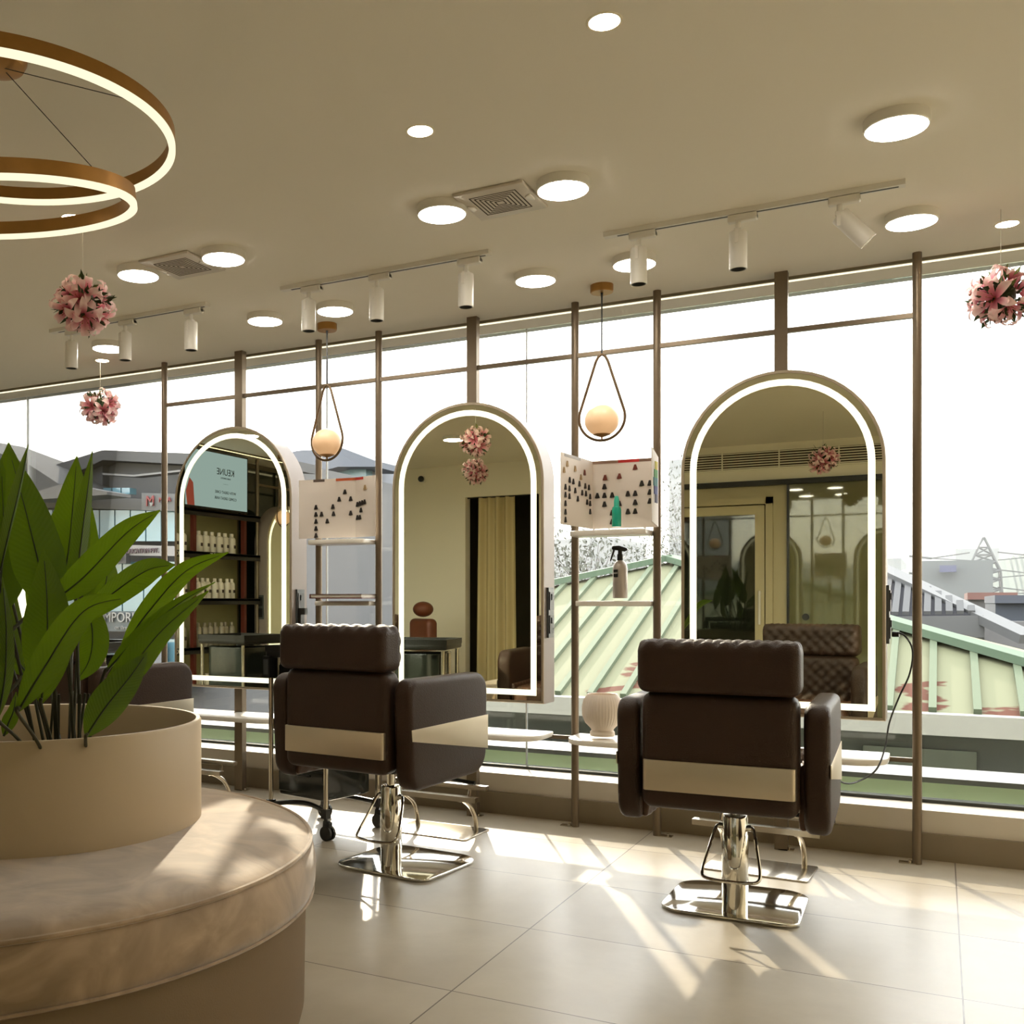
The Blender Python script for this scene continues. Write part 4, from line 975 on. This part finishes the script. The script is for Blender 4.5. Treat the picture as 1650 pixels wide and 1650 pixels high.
MB().bar((-3.2, 9.2, -.25), (-2.4, 9.2, -.62), .03).build('cable_bracket', BK, gb)
lr = tag(MB().box2((-9, 5.7, -1.95), (4, 8.5, -1.75)).build('flat_roof', mat('grey_lower_roof', (120, 122, 122), .8, var=.25, scale=3)), 'low grey flat roof below the window, between parapet and green roof', 'roof')
# grey metal roof behind
Yg = 19.0
g2 = thing('grey_metal_roof', 'grey ribbed metal roof sloping down to the right behind the green roof', 'roof')
GM = mat('grey_roof_sheet', (112, 112, 120), .9, var=.05, spec=.1); GD = mat('grey_roof_fascia', (128, 130, 134), .6, var=.05); GL = mat('light_rib', (150, 152, 156), .9, spec=.1)
A = at(1380, 907, Yg+3); B = at(1585, 989, Yg); C_ = at(1380, 992, Yg)
A2 = A
MB().mesh([C_, B, A2], [(0, 1, 2)]).mesh([C_+Vector((0, 0, -.25)), B+Vector((0, 0, -.25)), B, C_], [(0, 1, 2, 3)]).build('roof_sheet', GM, g2, 0)
rb_ = MB()
for k in range(11):
    u = .06+k*.085; p = C_.lerp(B, u); q = A2.lerp(B, u); q = A2.lerp(B, max(0, u)) 
    rb_.bar(p, Vector((p.x, q.y, q.z)), .10, .12)
rb_.build('ribs', GL, g2)
MB().bar(A2+Vector((0, 0, .1)), at(1660, 1030, Yg-.8), .34, .14).build('barge_board', GD, g2)
MB().bar(C_+Vector((0, -.05, -.2)), B+Vector((0, -.05, -.2)), .2, .35).build('fascia', GD, g2)
MB().box2((at(1570, 1000, 19.4).x, 19.3, GZ), (at(1586, 1000, 19.4).x, 19.7, at(1570, 1000, 19.4).z)).build('column', GD, g2)
MB().box2((at(1380, 1000, 21).x, 21, GZ), (at(1660, 1000, 21).x, 21.2, at(1500, 1000, 21).z)).build('corrugated_wall', mat('corrugated_wall', (156, 156, 162), .6, var=.1), g2)
def block(name, label, px0, px1, py, Y, depth, rgb, cat='building', roof=None, wins=None, wrgb=(120, 150, 165), z0=GZ):
    a = at(px0, py, Y); b = at(px1, py, Y); t = thing(name, label, cat, ((a.x+b.x)/2, Y, z0)); zt = EYE+(970-py)/1650*(Y/ray((px0+px1)/2, 970).y)-z0; hx = (b.x-a.x)/2
    MB().box2((-hx, 0, 0), (hx, depth, zt)).build('wall', mat(name+'_wall', rgb, .85, var=.04, scale=.3), t)
    if roof: MB().box2((-hx*1.03, -.3, zt), (hx*1.03, depth, zt+roof[1])).build('roof', mat(name+'_roof', roof[0], .8), t)
    if wins:
        nx, nz, wf, hf = wins; WMt = mat(name+'_pane', wrgb, .15, var=.15, scale=.5)
        for i in range(nx):
            for j in range(nz):
                cx_ = -hx+(i+.5)*2*hx/nx; cz = zt-(j+.6)*min(zt/nz, 3.2)
                MB().box((cx_, -.02, cz), (2*hx/nx*wf, .08, min(zt/nz, 3.2)*hf)).build('window', WMt, t)
    return t, hx, zt
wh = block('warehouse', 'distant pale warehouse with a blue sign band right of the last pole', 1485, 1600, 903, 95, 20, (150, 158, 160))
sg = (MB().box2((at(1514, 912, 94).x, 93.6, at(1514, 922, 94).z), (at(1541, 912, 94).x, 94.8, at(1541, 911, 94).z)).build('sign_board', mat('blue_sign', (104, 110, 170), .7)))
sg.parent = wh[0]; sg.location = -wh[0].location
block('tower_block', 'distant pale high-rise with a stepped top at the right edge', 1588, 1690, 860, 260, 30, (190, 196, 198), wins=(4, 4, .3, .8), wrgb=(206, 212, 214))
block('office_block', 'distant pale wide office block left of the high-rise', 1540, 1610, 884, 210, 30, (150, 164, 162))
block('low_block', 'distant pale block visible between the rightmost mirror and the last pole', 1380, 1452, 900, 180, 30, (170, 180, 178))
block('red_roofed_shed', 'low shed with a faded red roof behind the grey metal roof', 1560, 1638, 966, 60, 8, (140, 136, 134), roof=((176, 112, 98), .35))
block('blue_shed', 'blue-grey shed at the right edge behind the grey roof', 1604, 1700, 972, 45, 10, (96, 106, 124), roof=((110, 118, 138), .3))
# hills
def hill(name, Y, pts, rgb, seed):
    rnd = random.Random(seed); m = MB(); top = []
    P = smoothpts([(p[0], p[1], 0) for p in pts], 14)
    front = []; mid = []; back = []
    for p in P:
        q = at(p.x, p.y, Y); q.z += rnd.uniform(-1, 1)*Y*.0022
        front.append(m.bm.verts.new((q.x, Y-Y*.25, GZ))); mid.append(m.bm.verts.new(q)); back.append(m.bm.verts.new((q.x, Y+Y*.3, GZ)))
    for A_, B_ in ((front, mid), (mid, back)):
        for i in range(len(P)-1): m._f([A_[i], A_[i+1], B_[i+1], B_[i]])
    return struct(name, m, mat(name+'_trees', rgb, .95, var=.25, scale=.12), 60)
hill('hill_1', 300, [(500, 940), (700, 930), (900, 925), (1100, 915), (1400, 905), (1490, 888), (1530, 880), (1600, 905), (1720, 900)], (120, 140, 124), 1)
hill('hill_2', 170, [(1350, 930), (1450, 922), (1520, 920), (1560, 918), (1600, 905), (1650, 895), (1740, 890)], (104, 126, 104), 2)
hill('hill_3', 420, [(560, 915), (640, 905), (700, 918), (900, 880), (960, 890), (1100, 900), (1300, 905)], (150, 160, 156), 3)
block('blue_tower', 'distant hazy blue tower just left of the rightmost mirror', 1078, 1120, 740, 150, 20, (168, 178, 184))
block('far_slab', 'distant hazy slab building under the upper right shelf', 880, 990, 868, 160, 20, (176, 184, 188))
# haze between the far buildings
hz = MB().box2((-300, 50, GZ+.1), (420, 560, 75)).build('haze', None, None, 0); hz.data.materials.clear()
hm = bpy.data.materials.new('city_haze'); hm.use_nodes = True; hm.node_tree.nodes.clear()
ho = hm.node_tree.nodes.new('ShaderNodeOutputMaterial'); hv = hm.node_tree.nodes.new('ShaderNodeVolumeScatter')
hv.inputs['Color'].default_value = (.95, .97, 1, 1); hv.inputs['Density'].default_value = .0017; hv.inputs['Anisotropy'].default_value = .3
hm.node_tree.links.new(hv.outputs[0], ho.inputs['Volume']); hz.data.materials.append(hm)
tag(hz, 'thin pale haze over the distant city and hills', 'haze', kind='stuff')
# power pylon
py_ = thing('transmission_tower', 'steel lattice transmission tower on the horizon right of the last pole', 'pylon', at(1585, 970, 120).xy.to_3d()+Vector((0, 0, GZ)))
PM = mat('pylon_steel', (70, 76, 78), .6); zt = at(1585, 866, 120).z-GZ; m = MB()
def wp(z):
    u = z/zt
    return 1.75 if u < .80 else max(.08, 1.75*(1-(u-.80)/.20)) if u > .88 else 1.75-(u-.80)*9
prev = None
lv_ = [0, .15, .28, .40, .50, .58, .66, .73, .80, .86, .92, 1.0]
for u in lv_:
    z = u*zt; w_ = 1.9*(1-u*.35) if u < .73 else 1.35*(1-(u-.73)/.27)+.06
    cs = [Vector((a*w_, b*w_, z)) for a, b in ((-1, -1), (1, -1), (1, 1), (-1, 1))]
    for i in range(4): m.cyl(cs[i], cs[(i+1) % 4], .07, 5)
    if prev:
        for i in range(4): m.cyl(prev[i], cs[i], .10, 5); m.cyl(prev[i], cs[(i+1) % 4], .06, 5); m.cyl(prev[(i+1) % 4], cs[i], .06, 5)
    prev = cs
m.build('lattice_mast', PM, py_)
for u in (.56, .70, .84):
    z = u*zt; a = MB()
    for s_ in (-1, 1): a.bar((s_*1.2, 0, z+.5), (s_*4.6, 0, z), .12); a.bar((s_*1.2, 0, z-.3), (s_*4.6, 0, z), .10); a.cyl((s_*4.6, 0, z), (s_*6.6, -1, z+.25), .12, 6)
    a.build('cross_arm', PM, py_)
# trees
def tree(px, py_top, Y, label, seed, spread, dens, rgb=(150, 156, 140), base_py=975):
    rnd = random.Random(seed); b0 = at(px, base_py, Y); b0.z = GZ; H_ = at(px, py_top, Y).z-GZ
    t = thing('tree', label, 'tree', b0, group='trees behind the green roof'); br = MB(); tips = []
    def grow(p, d, L_, r, k):
        q = p+d*L_; br.cyl(p, q, r, 6, r*.65); 
        if k == 0: tips.append(q); return
        if k <= 2: tips.append(q)
        for _ in range(3 if k > 1 else 2):
            nd = (d+Vector([rnd.uniform(-.75, .75), rnd.uniform(-.75, .75), rnd.uniform(-.15, .55)])).normalized(); grow(q, nd, L_*rnd.uniform(.62, .82), r*.6, k-1)
    grow(Vector((0, 0, 0)), Vector((rnd.uniform(-.1, .1), 0, 1)).normalized(), H_*.42, .10, 5)
    zs = max(p.z for p in tips); xs_ = max(abs(p.x) for p in tips); sz = H_/zs; sx_ = spread/xs_
    for v in br.bm.verts: 
        v.co.z *= sz; f_ = min(1, v.co.z/(H_*.4)); v.co.x *= 1+(sx_-1)*f_; v.co.y *= 1+(sx_-1)*f_
    tips = [Vector((p.x*sx_, p.y*sx_, p.z*sz)) for p in tips]
    br.build('branches', mat('tree_bark', (140, 130, 122), .9), t, 0)
    fo = MB()
    for p in tips:
        for _ in range(dens):
            q = p+Vector([rnd.gauss(0, .22*spread/1.6) for _ in range(3)]); a = Vector([rnd.uniform(-1, 1) for _ in range(3)]).normalized(); b = a.orthogonal().normalized(); s_ = rnd.uniform(.03, .06)*spread/1.6
            fo.mesh([q, q+a*s_+b*s_*.4, q+a*s_*2, q+a*s_-b*s_*.4], [(0, 1, 2, 3)])
    fo.build('foliage', mat('dusty_leaves', rgb, .7, var=.3, scale=2), t, 0)
tree(1083, 745, 17, 'tall thin tree beside the rightmost mirror, behind the green roof', 5, 1.1, 8)
tree(1010, 850, 20.5, 'sparse tree under the upper right shelf, behind the spray bottle', 8, 1.9, 9)
tree(940, 885, 26, 'low bushy tree left of the spray bottle, behind the green roof', 12, 1.6, 10)
# grey mall at the left
YM = 24.0
ml = thing('shopping_building', 'large grey shopping building with lettered signs behind the plant', 'building')
GMW = mat('mall_grey_roof', (116, 118, 122), .8, var=.06, scale=.4); GMF = mat('mall_facade_panel', (138, 140, 144), .7, var=.06, scale=.4); MG = mat('mall_blue_glass', (150, 215, 240), .08, var=.35, scale=.5, spec=.8)
def poly_prism(pts, Y, dep, m_, name, parent, sm=0):
    f_ = [at(x, y, Y) for x, y in pts]; b_ = [p+Vector((0, dep, 0)) for p in f_]; n = len(pts)
    return MB().mesh(f_+b_, [tuple(range(n)), tuple(range(2*n-1, n-1, -1))]+[(i, (i+1) % n, n+(i+1) % n, n+i) for i in range(n)]).build(name, m_, parent, 30)
poly_prism([(60, 1260), (60, 760), (165, 727), (320, 733), (470, 745), (478, 1260)], YM+1.0, 10, GMF, 'wall', ml)
poly_prism([(62, 790), (62, 757), (165, 725), (322, 731), (474, 742), (474, 757), (165, 741)], YM+.3, 1.2, GMW, 'roof', ml)
poly_prism([(62, 812), (62, 757), (165, 736), (165, 812)], YM+.7, .5, GMW, 'roof_side', ml)
poly_prism([(-80, 760), (-80, 700), (46, 748), (104, 786), (104, 800), (-80, 800)], YM-1.5, 3, GMW, 'roof', ml)
poly_prism([(40, 798), (100, 779), (172, 792), (172, 797), (40, 806)], YM-2, 1, mat('canopy_edge', (170, 168, 168), .6), 'canopy', ml)
poly_prism([(-80, 1260), (-80, 800), (150, 797), (150, 818), (-80, 818), ][::1], YM-.2, .6, GMF, 'fascia', ml)
poly_prism([(165, 762), (215, 765), (290, 757), (290, 760), (215, 768), (165, 765)], YM-.2, .4, mat('mall_trim', (176, 176, 178), .6), 'trim_line', ml)
poly_prism([(130, 800), (300, 806), (300, 824), (130, 819)], YM-.3, .6, GMW, 'fascia', ml)
def winrow(x0, x1, y0, y1, n, slant=0):
    for i in range(n):
        a = x0+(x1-x0)*i/n+1; b = x0+(x1-x0)*(i+1)/n-1; poly_prism([(a, y1), (b, y1), (b, y0), (a, y0)], YM-.1, .3, MG, 'window', ml)
winrow(60, 285, 822, 872, 9); winrow(165, 210, 786, 796, 3); winrow(60, 300, 905, 985, 7); winrow(60, 300, 1030, 1120, 6); winrow(315, 470, 770, 800, 4); winrow(315, 470, 850, 900, 4)
sgn = poly_prism([(60, 893), (285, 896), (285, 880), (60, 874)], YM-.45, .3, mat('white_sign_band', (206, 204, 206), .6), 'sign_band', ml)
def wtext(body, px, py, Y, size_px, m_, parent, rot=0, align='CENTER', sx=1.0):
    p = at(px, py, Y); s_ = size_px*(Y/ray(px, py).y)/1650
    o = text(body, s_, m_, parent, Matrix.Translation(p) @ Rx(PI/2), extrude=.02, align=align, sx=sx); return o
MAU = mat('mauve_letters', (128, 96, 108), .6); WL = mat('white_letters', (226, 226, 222), .5); RDL = mat('red_letters', (190, 58, 64), .5)
wtext('ELITE EDUCATION PVT.', 256, 887, YM-.5, 11, MAU, sgn, align='RIGHT', sx=.82)
s2 = poly_prism([(150, 907), (203, 908), (203, 892), (150, 891)], YM-.6, .2, mat('dark_sign', (84, 84, 88), .6), 'sign_band', ml)
wtext('ABROAD', 196, 899.5, YM-.65, 13, WL, s2, align='RIGHT')
s3 = poly_prism([(60, 1016), (262, 1018), (262, 986), (60, 984)], YM-.45, .2, mat('teal_grey_band', (98, 116, 124), .5), 'sign_band', ml)
wtext('EMPORIUM', 243, 996, YM-.5, 23, WL, s3, align='RIGHT', sx=1.0); wtext('on three floors . Wed', 246, 1012, YM-.5, 9, WL, s3, align='RIGHT')
s4 = poly_prism([(140, 1066), (262, 1068), (262, 1036), (140, 1034)], YM-.45, .2, mat('pale_band', (150, 158, 170), .5), 'sign_band', ml)
wtext('PROJEC', 236, 1042, YM-.5, 10, WL, s4, align='RIGHT')
s5 = poly_prism([(228, 822), (300, 824), (300, 796), (228, 794)], YM-.45, .2, GMF, 'sign_board', ml)
wtext('M', 242, 808, YM-.5, 24, RDL, s5); wtext('MIRA', 256, 806, YM-.5, 11, RDL, s5, align='LEFT'); wtext('v', 244, 812, YM-.55, 14, WL, s5)
# block between the two mirrors
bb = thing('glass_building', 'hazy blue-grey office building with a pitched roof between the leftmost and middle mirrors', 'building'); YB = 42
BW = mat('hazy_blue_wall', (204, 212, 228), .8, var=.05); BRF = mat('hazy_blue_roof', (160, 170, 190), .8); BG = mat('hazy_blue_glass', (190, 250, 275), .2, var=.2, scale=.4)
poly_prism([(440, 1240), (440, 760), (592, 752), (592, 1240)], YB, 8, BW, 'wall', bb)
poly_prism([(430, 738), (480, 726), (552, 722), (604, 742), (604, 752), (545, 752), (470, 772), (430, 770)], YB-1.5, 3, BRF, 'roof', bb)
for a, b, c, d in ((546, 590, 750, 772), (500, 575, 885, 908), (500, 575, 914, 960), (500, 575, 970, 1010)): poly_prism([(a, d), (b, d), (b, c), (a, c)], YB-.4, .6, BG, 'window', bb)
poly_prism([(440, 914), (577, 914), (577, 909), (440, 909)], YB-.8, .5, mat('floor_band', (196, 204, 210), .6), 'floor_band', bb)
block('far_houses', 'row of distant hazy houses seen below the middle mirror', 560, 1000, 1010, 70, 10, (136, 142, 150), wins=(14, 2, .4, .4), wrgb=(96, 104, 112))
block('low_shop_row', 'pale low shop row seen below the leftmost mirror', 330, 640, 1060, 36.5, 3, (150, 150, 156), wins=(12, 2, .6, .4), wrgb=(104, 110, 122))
